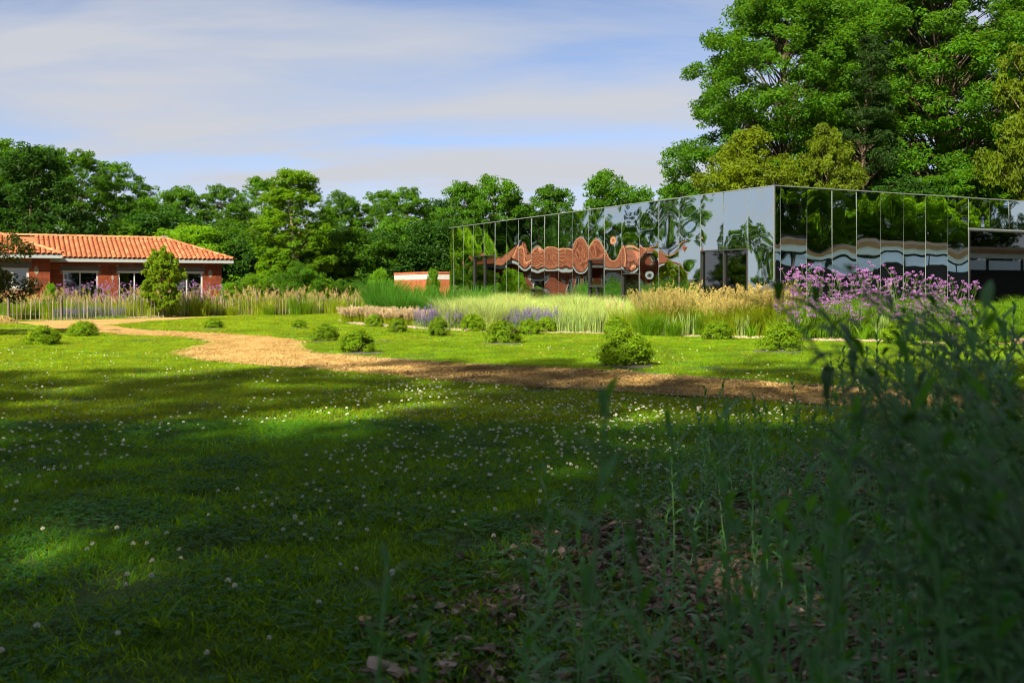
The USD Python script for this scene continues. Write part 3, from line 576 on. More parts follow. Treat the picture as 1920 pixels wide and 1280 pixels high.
# ------------------------------------------------------------------ trees
def make_tree(p, seed, Hh, base, R, clumps, per, cr, leaf, lm, bark, shape='round', flat=.6, droop=0.0, tw=.018, lw=.5, lean=0.0):
    """trunk, limbs and a crown of leaf clumps, as parts of p"""
    r = np.random.default_rng(seed); up = np.array([0, 0, 1.])
    zs = np.linspace(0, 1, 7); wob = np.cumsum(r.normal(0, .012 * Hh, (7, 2)), 0); wob[0] = 0
    tr = np.column_stack([wob[:, 0] + lean * zs * Hh, wob[:, 1], zs * Hh * .9 - .1]); rad = Hh * tw * (1 - .85 * zs)
    rad[0] *= 1.35
    obj('trunk', MB().tube(tr, rad, 8).mesh(), bark, p, smooth=60)
    axis = lambda z: np.array([np.interp(z, tr[:, 2], tr[:, 0]), np.interp(z, tr[:, 2], tr[:, 1]), z])
    limbs, lv, cents = MB(), [], []
    ga = r.uniform(0, 6.3)
    for k in range(clumps):
        u = (k + .5) / clumps; u = np.clip(u + r.normal(0, .04), 0.01, .995)
        if shape == 'round': e = math.sqrt(max(1 - (1.9 * u - .9) ** 2, .03)) ** .9
        elif shape == 'vase': e = .35 + .75 * math.sin(math.pi * min(u * .62 + .18, 1)) - (.55 * max(u - .75, 0) * 4)
        elif shape == 'cone': e = (1 - u) ** .8 * .95 + .06
        else: e = math.sin(math.pi * (u * .8 + .16)) ** .7
        a = ga + k * 2.39996; lob = .62 + .75 * float(meshkit.noise(np.array([math.cos(a) * 1.6 + seed, math.sin(a) * 1.6, u * 4.0]), seed))
        q = R * e * lob * math.sqrt(r.uniform(.22, 1.0)); z = base + (Hh - base) * u
        c = axis(min(z, Hh * .88)) * [1, 1, 0] + [q * math.cos(a), q * math.sin(a), z - droop * q]
        s = cr * r.uniform(.65, 1.3) * (1.0 - .35 * u if shape == 'cone' else 1.0)
        cents.append((c, s))
        z0 = max(base * .55, z - q * r.uniform(.5, 1.1) - .4); z0 = min(z0, Hh * .82); a0 = axis(z0); mid = (a0 + c) / 2 + [0, 0, .12 * q] + r.normal(0, .08 * cr, 3)
        limbs.tube([a0, mid, c], np.array([.30, .17, .05]) * Hh * tw * (.35 + .5 * (1 - u)), 4, cap=False)
        n = int(per * (s / cr) ** 2)
        d = rand_dirs(r, n); rr = r.uniform(.12, 1.0, n) ** .45
        sub = r.integers(0, 7, n); so = rand_dirs(r, 7) * .72     # a clump is several smaller sprays
        P = c + (so[sub] * s + d * (rr * s * .44)[:, None]) * [1, 1, flat]
        P[:, 2] -= droop * .4 * np.linalg.norm(P[:, :2] - c[:2], axis=1)
        nr = unit(d * .55 + up * .75 + r.normal(0, .55, (n, 3)))
        lv.append(leaf_quads(r, P, nr, leaf, leaf * lw))
    obj('limbs', limbs.mesh(), bark, p)
    mb = MB()
    for v, f in lv: mb.add(v, f)
    obj('crown', mb.mesh(), lm, p)
    return p
T = {}
for i in range(3): T['acacia%d' % i] = make_tree(proto('tall_tree'), 40 + i, 12, 4.4, 2.7, 62, 270, .92, .23, M['leaf_mid'], M['bark'], 'vase', .55, tw=.012)
for i in range(3): T['round%d' % i] = make_tree(proto('round_tree'), 50 + i, 10, 1.2, 3.3, 95, 270, 1.05, .25, M['leaf_mid' if i != 1 else 'leaf_deep'], M['bark'], 'round', .6)
T['bright'] = make_tree(proto('slender_tree'), 61, 9, 1.2, 1.75, 110, 240, .62, .19, M['leaf_bright'], M['bark_pale'], 'egg', .7, lw=.4)
T['bush_deep'] = make_tree(proto('bushy_tree'), 70, 4.5, .1, 2.6, 60, 330, .95, .19, M['leaf_deep'], M['bark'], 'round', .7)
T['bush_mid'] = make_tree(proto('bushy_tree'), 71, 4.5, .1, 2.4, 60, 330, .9, .19, M['leaf_mid'], M['bark'], 'round', .7)
T['bush_light'] = make_tree(proto('bushy_tree'), 72, 4.5, .3, 2.2, 55, 300, .8, .19, M['leaf_bright'], M['bark_pale'], 'egg', .65)
T['oak0'] = make_tree(proto('oak_tree'), 80, 24, 4.0, 7.2, 250, 520, 1.55, .26, M['leaf_mid'], M['bark'], 'round', .6, tw=.02)
T['oak1'] = make_tree(proto('oak_tree'), 81, 25, 6.0, 7.4, 250, 520, 1.55, .26, M['leaf_mid'], M['bark'], 'egg', .6, tw=.02)
T['conifer'] = make_tree(proto('dark_tree'), 82, 20, 1.0, 4.6, 190, 330, 1.15, .25, M['leaf_conifer'], M['bark'], 'cone', .45, droop=.22, lw=.3)
T['yellow'] = make_tree(proto('yellow_tree'), 83, 10, 1.5, 3.4, 90, 330, 1.0, .25, M['leaf_yellow'], M['bark_pale'], 'round', .65)
T['sapling'] = make_tree(proto('sapling'), 84, 2.7, .40, .98, 70, 150, .26, .12, M['leaf_shrub'], M['bark_pale'], 'egg', .8, tw=.012, lw=.6)
T['bronze'] = make_tree(proto('small_tree'), 85, 3.6, .9, 2.9, 80, 330, .5, .10, M['leaf_bronze'], M['bark'], 'round', .7, tw=.02, lw=.6)
for i in range(2): T['shade%d' % i] = make_tree(proto('oak_tree'), 300 + i, 24, 7.0, 7.0, 104, 300, 1.28, .26, M['leaf_mid'], M['bark'], 'round', .6, tw=.02)
HT = {'acacia': 12, 'round': 10, 'bright': 9, 'bush_deep': 4.5, 'bush_mid': 4.5, 'bush_light': 4.5, 'oak': 24, 'conifer': 20, 'yellow': 10, 'sapling': 2.7, 'bronze': 3.6}
def put_tree(kind, px, top, D, label, rz=0, wide=1.0, name='tree', cat='tree', group=None, X=None, hgt=None):
    h = hgt or zat(top, D); s = h / HT[kind.rstrip('012')] / 1.03
    x = gx(px, D) if X is None else X
    thing(name, label, cat, (x, D, 0), rz, (s * wide, s * wide, s), group, T[kind])
BK = 'trees in the row behind the house and lawn'
row = [
 ('acacia0', 25, 280, 70, 'tall airy tree with bare lower trunk, leftmost of the row behind the house', 10, .95),
 ('acacia1', 92, 274, 73, 'tall tree second from the left behind the roof, sky showing between its clumps', 80, .9),
 ('acacia2', 148, 279, 70, 'tall tree third from the left behind the roof, amid the tall left group', 160, .9),
 ('acacia0', 208, 300, 74, 'tall tree with overhanging right side, ending the tall left group', 230, 1.0),
 ('round1', 268, 371, 80, 'dark low-topped tree in the dip right of the tall left group', 40, .8),
 ('round0', 335, 353, 74, 'rounded tree rising over the hip end of the tiled roof', 120, .8),
 ('acacia1', 404, 347, 76, 'loose-topped tree just right of the tiled roof', 200, 1.0),
 ('acacia2', 490, 330, 80, 'thin-leaved tree left behind the bright slender tree', 15, 1.0),
 ('round2', 640, 367, 74, 'rounded tree right behind the bright slender tree', 75, .8),
 ('acacia0', 702, 357, 76, 'flat-topped open tree above the middle of the picket fence', 140, 1.1),
 ('acacia1', 766, 351, 73, 'open tree with a wide flat top above the low orange wall', 300, 1.1),
 ('round1', 822, 376, 80, 'lower dark tree between two flat-topped trees near the mirrored building', 190, .8),
 ('round0', 872, 346, 72, 'full dark green tree behind the far end of the mirrored building', 260, .75),
 ('round2', 932, 337, 75, 'bushy tree with the highest crown over the far end of the mirrored roof line', 20, .85),
 ('round1', 985, 385, 80, 'low dark tree peeping over the mirrored roof in a dip of the row', 100, .8),
 ('round0', 1038, 351, 77, 'small rounded crown over the middle of the mirrored roof', 170, .8),
 ('round2', 1142, 325, 76, 'tallest rounded crown standing over the mirrored roof', 280, .85),
 ('round1', 1192, 362, 82, 'low crown right beside the tallest crown over the mirrored roof', 320, .8),
 ('round0', 1270, 343, 80, 'wide low crown over the mirrored roof next to the big oak', 60, 1.0),
 ('acacia2', -45, 290, 72, 'tall tree just left of the row behind the house', 45, 1.0)]
for kind, px, top, D, lab, rz, w in row: put_tree(kind, px, top, D, lab, rz, w, group=BK)
put_tree('bright', 553, 320, 60, 'bright green slender tree with feathery leaves standing before the row', 30, 1.45)
under = [
 ('bush_mid', 60, 440, 66, 'bright low tree filling the gap under the leftmost tall trees', 0), ('bush_deep', 150, 446, 67, 'dark thicket tree under the tall left group', 50), ('bush_mid', 225, 425, 66, 'green low tree under the right end of the tall left group', 90),
 ('bush_deep', 290, 400, 68, 'dark low tree behind the ridge end of the tiled roof', 20), ('bush_light', 362, 425, 62, 'pale yellow-green bush rising over the hip of the tiled roof', 70), ('bush_mid', 425, 425, 64, 'green low tree right of the house corner', 140),
 ('bush_deep', 470, 440, 63, 'dark low tree between the house corner and the bright slender tree', 200), ('bush_deep', 610, 430, 66, 'dark low tree right under the bright slender tree', 250), ('bush_mid', 665, 440, 64, 'green low tree left of the low orange wall', 300),
 ('bush_deep', 715, 440, 66, 'dark low tree behind the green fountain grasses', 330), ('bush_mid', 760, 425, 68, 'mid green low tree behind the low orange wall', 10), ('bush_deep', 812, 420, 66, 'dark low tree touching the far corner of the mirrored building', 60),
 ('bush_deep', 540, 440, 70, 'dark low tree directly behind the bright slender tree', 111), ('bush_deep', 860, 440, 70, 'dark low tree half hidden by the far end of the mirrors', 222)]
for kind, px, top, D, lab, rz in under: put_tree(kind, px, top, D, lab, rz, 1.15, 'low_tree')
big = [
 ('oak0', 1475, -45, 66, 'big spreading oak left in the tall group behind the mirrored building', 15, 1.0),
 ('oak1', 1790, -75, 68, 'big oak with a visible trunk, right in the tall group behind the mirrored building', 140, 1.05),
 ('oak0', 1640, -60, 76, 'tall oak standing further back between the two big oaks', 200, .95),
 ('oak1', 2020, -40, 74, 'tall oak at the right edge behind the mirrored building', 60, 1.0),
 ('conifer', 1610, 60, 62, 'dark drooping conifer between the two big oaks', 0, 1.0),
 ('yellow', 1408, 252, 60, 'yellow-green tree at the foot of the left oak, above the building corner', 30, .85),
 ('yellow', 1545, 245, 60, 'pale yellow-green tree with thin twigs beside the dark conifer', 150, .6),
 ('yellow', 1950, 60, 58, 'yellow-green tall tree at the right edge of the picture', 80, .5),
 ('round0', 1800, 322, 60, 'green low tree rising behind the right-hand roof edge', 80, 1.3),
 ('round1', 1690, 338, 61, 'dark low tree behind the right-hand roof edge under the conifer', 140, 1.3),
 ('round2', 1900, 300, 62, 'dark low tree at the right end of the roof edge', 240, 1.4)]
for kind, px, top, D, lab, rz, w in big: put_tree(kind, px, top, D, lab, rz, w, 'big_tree' if 'oak' in kind else 'tree')
refl = [(-38, 64, 'round0', 11), (-45, 58, 'acacia1', 12), (-52, 66, 'round2', 11), (-57, 54, 'acacia0', 12), (-63, 47, 'round1', 10.5), (-66, 60, 'acacia2', 12), (-60, 40, 'round0', 10), (-70, 34, 'acacia1', 11), (-58, 30, 'round2', 8), (-75, 48, 'round0', 12), (-68, 24, 'bright', 9), (-48, 44, 'bright', 7), (-41, 50, 'bush_mid', 4.5), (-50, 36, 'bush_light', 4.5), (-30, 62, 'round1', 10), (-36, 72, 'acacia0', 12)]
refl = [(x, y, k, h if (x > -46 and y > 56) else h * .72) for x, y, k, h in refl]
for k, (x, y, kind, h) in enumerate(refl):
    put_tree(kind, 0, 0, y, 'tree seen only as a dark reflection in the left-hand mirror panels', 47 * k, 1.0, 'reflected_tree', group='trees reflected in the mirror panels', X=x, hgt=h)
for k in range(13):
    q = np.array(MO) + (25 + 5 * (k % 2)) * n_ + (-9 + 4.2 * k) * e1; kind = ('round0', 'bright', 'acacia0', 'bush_light', 'round2', 'bright', 'bush_light')[k % 7]
    put_tree(kind, 0, 0, float(q[1]), 'tree seen only as a reflection in the right-hand mirror panels', 61 * k, 1.25, 'reflected_tree', group='trees reflected over the hall', X=float(q[0]), hgt=7.5 if kind == 'bush_light' else 11.5 + (k * 7 % 5) * .5)
# trees behind the viewer whose shade covers the near lawn
for k, (x, y, kind, h, w) in enumerate([(-30, -14, 'shade0', 25, .62), (-23, -15, 'shade1', 27, .62), (-16.5, -14, 'shade0', 26, .62), (-10, -15, 'shade1', 26.5, .62), (-3.5, -14.5, 'shade0', 26.5, .62), (3, -15, 'shade1', 27, .62), (-20.5, 8.5, 'shade0', 12.5, .62), (-26, -21, 'oak0', 24, .75), (-14, -22, 'shade1', 28, .75), (-4, -22, 'oak0', 27, .75), (7, -20, 'shade0', 27, .75)]):
    s = h / 24; thing('shade_tree', 'tall leafy tree out of view whose shade falls over the near lawn', 'tree', (x, y, 0), 53 * k, (s * w * 1.2, s * w * 1.2, s), 'trees shading the near lawn', T[kind])
put_tree('bronze', -125, 405, 27.5, 'small bronze-leaved tree reaching in at the left edge before the house', 20, 1.0, 'small_tree')
put_tree('sapling', 309, 468, 43.2, 'bushy young tree in front of the house windows', 0, .78, 'young_tree')

# ------------------------------------------------------------------ clipped shrubs
def shrub(p, seed, tufts=115, per=46, leaf=.06):
    r = np.random.default_rng(seed); d = rand_dirs(r, tufts * 3); d = d[d[:, 2] > -.25][:tufts]
    lob = .74 + .42 * meshkit.fbm(d * 2.0 + seed, 3, seed); C = d * (lob * r.uniform(.72, 1.0, len(d)))[:, None] * [.46, .46, .62] + [0, 0, .20]
    k = np.repeat(np.arange(len(C)), per); e = rand_dirs(r, len(k)); P = C[k] + e * (r.uniform(.1, 1, len(k)) ** .5 * .10 * r.uniform(.7, 1.3, len(C))[k])[:, None]; P[:, 2] = np.maximum(P[:, 2], .015)
    obj('foliage', leaf_quads(r, P, unit(d[k] * .7 + e * .5 + r.normal(0, .4, (len(k), 3)) + [0, 0, .4]), leaf, leaf * .55), M['leaf_shrub'], p)
    mb = MB()
    for k in range(9):
        a = r.uniform(0, 6.3); mb.tube([(0, 0, -.02), (.12 * math.cos(a), .12 * math.sin(a), .2), (.3 * math.cos(a), .3 * math.sin(a), .48)], [.012, .010, .004], 4)
    obj('stems', mb.mesh(), M['bark'], p); return p
SV = [1.0, .90, 1.08, .95, 1.05]
SH = [shrub(proto('round_shrub'), 90 + i) for i in range(4)]
shrubs = [(80, 648, 62, 36, 'shaded round shrub at the far left of the lawn, nearer than its neighbour'), (156, 632, 58, 29, 'shaded round shrub beside the path at left, the farther of two'), (400, 617, 33, 20, 'small sunlit shrub alone on the grass island before the fence'),
 (560, 617, 31, 16, 'small low shrub on the lawn below the middle of the fence'), (610, 638, 48, 30, 'dark rounded shrub at the path bend, left of the bigger one'), (668, 660, 69, 48, 'large rounded shrub at the path bend'),
 (700, 615, 34, 24, 'small shrub on the bed edge among pale stones'), (745, 624, 34, 25, 'small sunlit shrub on the lawn before the pinkish grasses'), (822, 631, 40, 31, 'sunlit shrub before the left end of the lavender'), (886, 621, 46, 30, 'dome-shaped bright shrub in the middle of the lavender'),
 (943, 646, 64, 46, 'large bright round shrub on the lawn before the lavender'), (993, 627, 42, 31, 'bright shrub right of the lavender row'), (1024, 623, 36, 28, 'olive low shrub between the lavender and the silver stems'), (1156, 640, 52, 40, 'sunlit yellow-green shrub half hidden behind the tall shaded shrub'),
 (1174, 686, 92, 64, 'tall uneven shaded shrub beside the path, the largest on the lawn'), (1345, 637, 58, 40, 'bright shrub on the bed edge under the tan plumes'), (1462, 661, 82, 50, 'broad bright shrub on the lawn below the building corner'), (1500, 636, 66, 36, 'low bright shrub behind the broad one below the building corner'),
 (1690, 645, 66, 42, 'dark shrub under the purple flowers at right'), (1830, 646, 60, 40, 'shrub at the right end of the bed behind blurred leaves')]
for k, (px, py, w, h, lab) in enumerate(shrubs):
    x, D = gp(px, py); s = w / F * D; thing('round_shrub', lab, 'shrub', (x, D, hz(x, D)), 67 * k, (s * 1.16 * SV[k % 5], s * 1.16, h / F * D * 1.32 * SV[(k * 2 + 1) % 5]), 'rounded shrubs on the lawn', SH[k % 4])
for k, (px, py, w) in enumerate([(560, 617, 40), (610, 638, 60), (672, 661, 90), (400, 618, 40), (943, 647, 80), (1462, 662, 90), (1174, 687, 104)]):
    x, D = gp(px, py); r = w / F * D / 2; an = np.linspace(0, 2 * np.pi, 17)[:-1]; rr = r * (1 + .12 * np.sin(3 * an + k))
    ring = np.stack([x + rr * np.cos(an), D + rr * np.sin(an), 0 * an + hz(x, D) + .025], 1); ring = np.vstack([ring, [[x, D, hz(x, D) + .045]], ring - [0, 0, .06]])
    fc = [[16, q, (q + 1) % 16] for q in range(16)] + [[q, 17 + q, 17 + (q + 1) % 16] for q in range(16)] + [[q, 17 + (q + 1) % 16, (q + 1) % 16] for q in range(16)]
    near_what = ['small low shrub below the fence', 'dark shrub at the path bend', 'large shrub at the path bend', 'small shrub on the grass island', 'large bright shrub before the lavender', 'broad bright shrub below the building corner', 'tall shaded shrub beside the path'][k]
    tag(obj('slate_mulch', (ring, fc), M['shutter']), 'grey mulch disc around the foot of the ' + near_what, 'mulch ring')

# ------------------------------------------------------------------ ornamental grasses and flowers
def clump(p, seed, n, h, spread, w, blade, lean=.5, droop=.25, plume=None, np_=0, pl=.22, ph=1.25, part='blades'):
    r = np.random.default_rng(seed); a = r.uniform(0, 6.3, n); q = spread * np.sqrt(r.uniform(0, 1, n)) * .45
    b = np.stack([q * np.cos(a), q * np.sin(a), np.full(n, -.02)], 1); hh = h * r.uniform(.55, 1.1, n)
    obj(part, blades(r, b, a + r.normal(0, .6, n), hh, hh * lean * r.uniform(.15, 1.1, n), w, droop), blade, p)
    if plume:
        a = r.uniform(0, 6.3, np_); q = spread * np.sqrt(r.uniform(0, 1, np_)) * .4; L = h * ph * r.uniform(.75, 1.08, np_); ln = L * lean * r.uniform(.1, .8, np_)
        st, lv = MB(), []
        for k in range(np_):
            d = np.array([math.cos(a[k]), math.sin(a[k]), 0]); b0 = np.array([q[k] * d[0], q[k] * d[1], 0]); P = [b0 + d * ln[k] * u ** 2 + [0, 0, L[k] * (u - .1 * u ** 3)] for u in (0, .5, .8, 1.0)]
            st.tube(P, [.004, .003, .003, .002], 3, cap=False)
            m = 26; u = r.uniform(1 - pl / L[k] * 1.0, 1.02, m); c = b0 + d * ln[k] * u[:, None] ** 2 + np.stack([0 * u, 0 * u, L[k] * (u - .1 * u ** 3)], 1) + r.normal(0, .016, (m, 3))
            lv.append(leaf_quads(r, c, rand_dirs(r, m), .055, .014))
        obj('stalks', st.mesh(), blade, p); mb = MB()
        for v, f in lv: mb.add(v, f)
        tag(obj('plumes', mb.mesh(), plume, p), kind='stuff')
    return p
def flower_plant(p, seed, n, h, spread, head, hm, branch=3, hs=.03, leafm='grass_green', leafn=120, spike=False):
    r = np.random.default_rng(seed); st, lv = MB(), []
    for k in range(n):
        a = r.uniform(0, 6.3); q = spread * math.sqrt(r.uniform(0, 1)) * .4; d = np.array([math.cos(a), math.sin(a), 0]); L = h * r.uniform(.28, 1.05); b = d * q; ln = r.uniform(.05, .32) * L
        P = [b + d * ln * u ** 1.6 + [0, 0, L * u] for u in (0, .4, .75, 1.)]; st.tube(P, [.006, .005, .004, .003], 3, cap=False)
        tips = [P[-1]]
        for _ in range(branch):
            s0 = P[2] + (P[3] - P[2]) * r.uniform(-.2, .7); t = s0 + np.append(r.normal(0, .09, 2), r.uniform(.08, .26)) * (h / 1.4); st.tube([s0, (s0 + t) / 2 + [0, 0, .02], t], [.003, .003, .002], 3, cap=False); tips.append(t)
        for t in tips:
            m = 16; c = t + (r.normal(0, 1, (m, 3)) * ([.008, .008, .055] if spike else [hs * .62, hs * .62, hs * .4]))
            lv.append(leaf_quads(r, c, unit(r.normal(0, .7, (m, 3)) + [0, 0, .5]), hs * (.75 if spike else .95), hs * .6))
    obj('stems', st.mesh(), M['stem_green'], p)
    mb = MB()
    for v, f in lv: mb.add(v, f)
    tag(obj('flower_heads', mb.mesh(), hm, p), kind='stuff')
    a = r.uniform(0, 6.3, leafn); q = spread * np.sqrt(r.uniform(0, 1, leafn)) * .5; hh = h * .45 * r.uniform(.5, 1.2, leafn)
    obj('leaves', blades(r, np.stack([q * np.cos(a), q * np.sin(a), 0 * a - .02], 1), a, hh, hh * .5, .022, .25), M[leafm], p)
    return p
G = {}
for i in range(3):
    G['fount%d' % i] = clump(proto('fountain_grass'), 110 + i, 620, 1.7, .8, .013, M['grass_dark'], .62, .3)
    G['pale%d' % i] = clump(proto('feather_grass'), 120 + i, 1100, 1.2, 1.1, .008, M['grass_pale'], .7, .2)
    G['reed%d' % i] = clump(proto('reed_grass'), 130 + i, 420, 1.0, .6, .011, M['grass_gold'], .6, .22, M['plume_tan'], 42, .30, 1.3)
    G['green%d' % i] = clump(proto('green_grass'), 140 + i, 560, 1.2, .8, .012, M['grass_green'], .5, .28)
    G['verb%d' % i] = flower_plant(proto('purple_flower'), 150 + i, 14, 1.55, .8, 0, M['verbena'], 3, .034)
    G['lav%d' % i] = flower_plant(proto('lavender'), 160 + i, 60, .55, .7, 0, M['lavender'], 0, .030, 'silver_leaf', 160, True)
    G['pink%d' % i] = clump(proto('pink_grass'), 170 + i, 260, .42, .6, .009, M['grass_gold'], .55, .25, M['plume_pink'], 90, .18, 1.25)
    G['silver%d' % i] = clump(proto('silver_plant'), 180 + i, 90, .68, .4, .020, M['silver_leaf'], .22, .06)
    G['meadow%d' % i] = clump(proto('meadow_grass'), 190 + i, 330, .85, .9, .010, M['grass_gold' if i != 1 else 'grass_green'], .4, .2, M['plume_tan' if i else 'plume_pink'], 12, .2, 1.2)
G['iris'] = clump(proto('sword_plant'), 199, 34, .55, .25, .045, M['grass_green'], .55, .15)
r = np.random.default_rng(5)
def plant(kind, px, D, s, name, label, cat, group, ref=None):
    x = gx(px, D); thing(name, label, cat, (x, D, hz(x, D)), float(r.uniform(0, 360)), (s, s, s * r.uniform(.92, 1.08)), group, G[kind])
v3 = lambda k: str(k % 3)
for k, (px, D, s) in enumerate([(722, 39, 1.35), (748, 37, 1.05), (775, 38.5, 1.2), (800, 37, 1.0), (830, 39, 1.15), (862, 38.5, 1.0), (890, 40, 1.1), (712, 42, 1.4), (770, 42, 1.25), (925, 42.5, 1.0)]):
    plant('fount' + v3(k), px, D, s, 'fountain_grass', 'dark green arching grass clump left before the mirrors', 'ornamental grass', 'dark green fountain grasses')
k = 0
for D in np.arange(31.5, 44, 1.3):
    for px in np.arange(862 + (D - 31) * 2.2, 1240 - (D - 31) * 9, 1.05 / D * F * .72):
        plant('pale' + v3(k), px + r.normal(0, 6), D + r.normal(0, .25), float(r.uniform(.72, 1.12)), 'feather_grass', 'pale green feathery grass tuft in the mass before the mirrors', 'ornamental grass', 'pale feather grasses'); k += 1
for k in range(30):
    px = 1215 + 265 * ((k * .618) % 1); D = r.uniform(26.6, 29.3) if px > 1330 else r.uniform(27.5, 32)
    plant('reed' + v3(k), px, D, float(r.uniform(.72, 1.15)), 'reed_grass', 'golden reed grass tuft with tan plumes before the building corner', 'ornamental grass', 'tan-plumed reed grasses')
for k in range(17):
    px = 1470 + 330 * ((k * .618 + .1) % 1); D = r.uniform(24.6, 27.2); mid = 1 - abs(px - 1590) / 400
    plant('verb' + v3(k), px, D, float(r.uniform(.95, 1.2) * (.75 + .4 * mid)), 'purple_flower', 'tall purple-flowered plant in the bed right of the building corner', 'flowering plant', 'tall purple flowers at right')
for k in range(34):
    px = 1490 + 520 * ((k * .618 + .3) % 1); D = r.uniform(25.6, 29.5) + max(px - 1500, 0) * .004
    plant('green' + v3(k), px, D, float(r.uniform(.8, 1.0) + max(px - 1600, 0) * .0007), 'green_grass', 'bright green arching grass clump in the bed at right', 'ornamental grass', 'green grasses at right')
for k in range(22):
    px = 795 + 240 * ((k * .618) % 1); D = np.interp(px, [795, 1040], [31.8, 30.0]) + r.uniform(-.4, 1.4)
    plant('lav' + v3(k), px, D, float(r.uniform(.9, 1.15)), 'lavender', 'purple lavender tuft along the front of the bed', 'lavender', 'lavender along the bed')
for k in range(22):
    px = 655 + 190 * ((k * .618) % 1); D = np.interp(px, [655, 850], [36, 32.6]) + r.uniform(-.3, 1.5)
    plant('pink' + v3(k), px, D, float(r.uniform(.9, 1.2)), 'pink_grass', 'low grass tuft with pinkish straw seed heads at the bed edge', 'ornamental grass', 'pinkish low grasses')
for k, px in enumerate([1050, 1072, 1090, 1118, 1236, 1258, 1292, 1392, 1566, 1590, 1652]):
    plant('silver' + v3(k), px, float(np.interp(px, [1040, 1300, 1700], [29.4, 27.0, 24.6])), float(r.uniform(.85, 1.2)), 'silver_plant', 'silvery upright spiky plant at the front of the bed', 'plant', 'silvery spiky plants')
for k, px in enumerate([1408, 1620, 1648, 1730]):
    plant('iris', px, [25.8, 24.6, 24.7, 24.3][k], .9, 'sword_plant', ['sword-leaved green plant beside the brown tussock on the bed edge', 'sword-leaved plant below the purple flowers, left of two close together', 'sword-leaved plant below the purple flowers, right of two close together', 'sword-leaved plant left of the dark cone on the bed edge'][k], 'plant', None)
for k in range(16):
    px = 1690 + 330 * ((k * .618 + .3) % 1); D = r.uniform(24.0, 26)
    plant('green' + v3(k), px, D, float(r.uniform(.35, .7)), 'green_grass', 'low green grass tuft at the right end of the bed front', 'ornamental grass', 'low green tufts at the right end of the bed')
for k in range(16):
    px = 1195 + 300 * ((k * .618 + .37) % 1); D = r.uniform(26.4, 30)
    plant('green' + v3(k), px, D, float(r.uniform(.55, .85)), 'green_grass', 'yellow-green grass clump mixed in with the tan reed grasses', 'ornamental grass', 'green grasses among the reeds')
for k in range(14):
    px = 900 + 330 * ((k * .618 + .11) % 1); D = r.uniform(30, 36)
    plant('meadow' + v3(k), px, D, float(r.uniform(.7, 1.2)), 'meadow_grass', 'loose wild grass tuft mixed in with the pale feather grass', 'ornamental grass', 'wild tufts among the feather grass')
# verge along the fence
for k in range(120):
    px = -30 + 740 * ((k * .618) % 1); D = np.interp(px, [0, 330, 700], [41.4, 44.6, 51.2]) + (r.uniform(.25, 3.2) if k % 5 else r.uniform(-.7, -.2))
    plant('meadow' + v3(k), px, D, float(r.uniform(.6, 1.45)), 'meadow_grass', 'tall wild grass tuft growing through the picket fence', 'grass tuft', 'wild grasses along the fence')
for k in range(17):
    px = 120 + 300 * ((k * .618) % 1); D = np.interp(px, [0, 330, 700], [42.5, 45.5, 50]) + r.uniform(-.2, 1.8)
    plant('verb' + v3(k), px, D, float(r.uniform(.85, 1.12)), 'purple_flower', 'tall purple-flowered plant behind the fence before the house', 'flowering plant', 'tall purple flowers before the house')
for k, px in enumerate([112, 124, 135, 150, 165, 178, 200, 222]):
    plant('lav' + v3(k), px, 41.3, .8, 'lavender', 'small lavender tuft before the fence near the house door', 'lavender', 'lavender before the fence')
BS = [('bush_light', 480, 515, 53, 1.0, 'leafy yellow-green bush behind the fence right of the house'), ('bush_mid', 560, 500, 54, 1.0, 'dense bush at the foot of the bright slender tree'), ('bush_light', 598, 520, 54, .9, 'low yellowish bush right of the dense bush behind the fence'), ('bush_light', 430, 530, 52, .8, 'small yellow-green bush at the house corner'),
      ('bush_mid', 640, 528, 56, 1.2, 'low green bush behind the fence near the fountain grasses'), ('bush_light', 712, 505, 48, .5, 'narrow leafy shrub left of the low orange wall'), ('bush_mid', 520, 520, 57, 1.2, 'green bush between the house corner and the dense bush'), ('bush_light', 812, 505, 50.5, .35, 'thin leafy sprig before the low orange wall'), ('bush_light', 95, 532, 43.4, .4, 'leafy sapling left of the first glass door')]
for kind, px, top, D, w, lab in BS: put_tree(kind, px, top, D, lab, px, w, 'bush', 'bush')

# stones and bark on the bed edges
def chips(rng, n, L):    # irregular flat pieces
    mb = MB()
    for _ in range(n):
        c = np.append(rng.uniform(-.12, .12, 2), rng.uniform(.0, .02)); v = (np.array([[x, y, z] for z in (0, 1) for y in (-.5, .5) for x in (-.5, .5)]) + rng.normal(0, .14, (8, 3))) * L * np.array([1, rng.uniform(.35, .8), rng.uniform(.2, .5)])
        a = rng.uniform(0, 6.3); v = v @ np.array([[math.cos(a), math.sin(a), 0], [-math.sin(a), math.cos(a), 0], [0, 0, 1]])
        mb.add(v + c, [[0, 2, 3, 1], [4, 5, 7, 6], [0, 1, 5, 4], [1, 3, 7, 5], [3, 2, 6, 7], [2, 0, 4, 6]])
    return mb.mesh()
def band(px_line, w, n, rng):
    a = np.array([gp(*p) for p in px_line]); t = rng.uniform(0, len(a) - 1, n); k = np.arange(len(a))
    return np.stack([np.interp(t, k, a[:, 0]), np.interp(t, k, a[:, 1]) + rng.uniform(0, w, n)], 1)
gpts = np.column_stack([rng.uniform(-14, 9, 60000), rng.uniform(10, 30, 60000)]); gpts = gpts[inside(path_poly.buffer(.05), gpts)][:3800]
scatter('path_gravel', 'loose gravel grains lying on the sandy path', [(chips(rng, 16, .014), M['gravel_tan']), (chips(rng, 14, .016), M['gravel_tan']), (chips(rng, 12, .020), M['path'])], gpts, rng, .8, 1.6, cat='gravel', zoff=.012)
sp = [(chips(rng, 9, .05), M['stone_pale']) for _ in range(3)] + [(chips(rng, 9, .05), M['chip_pale'])]
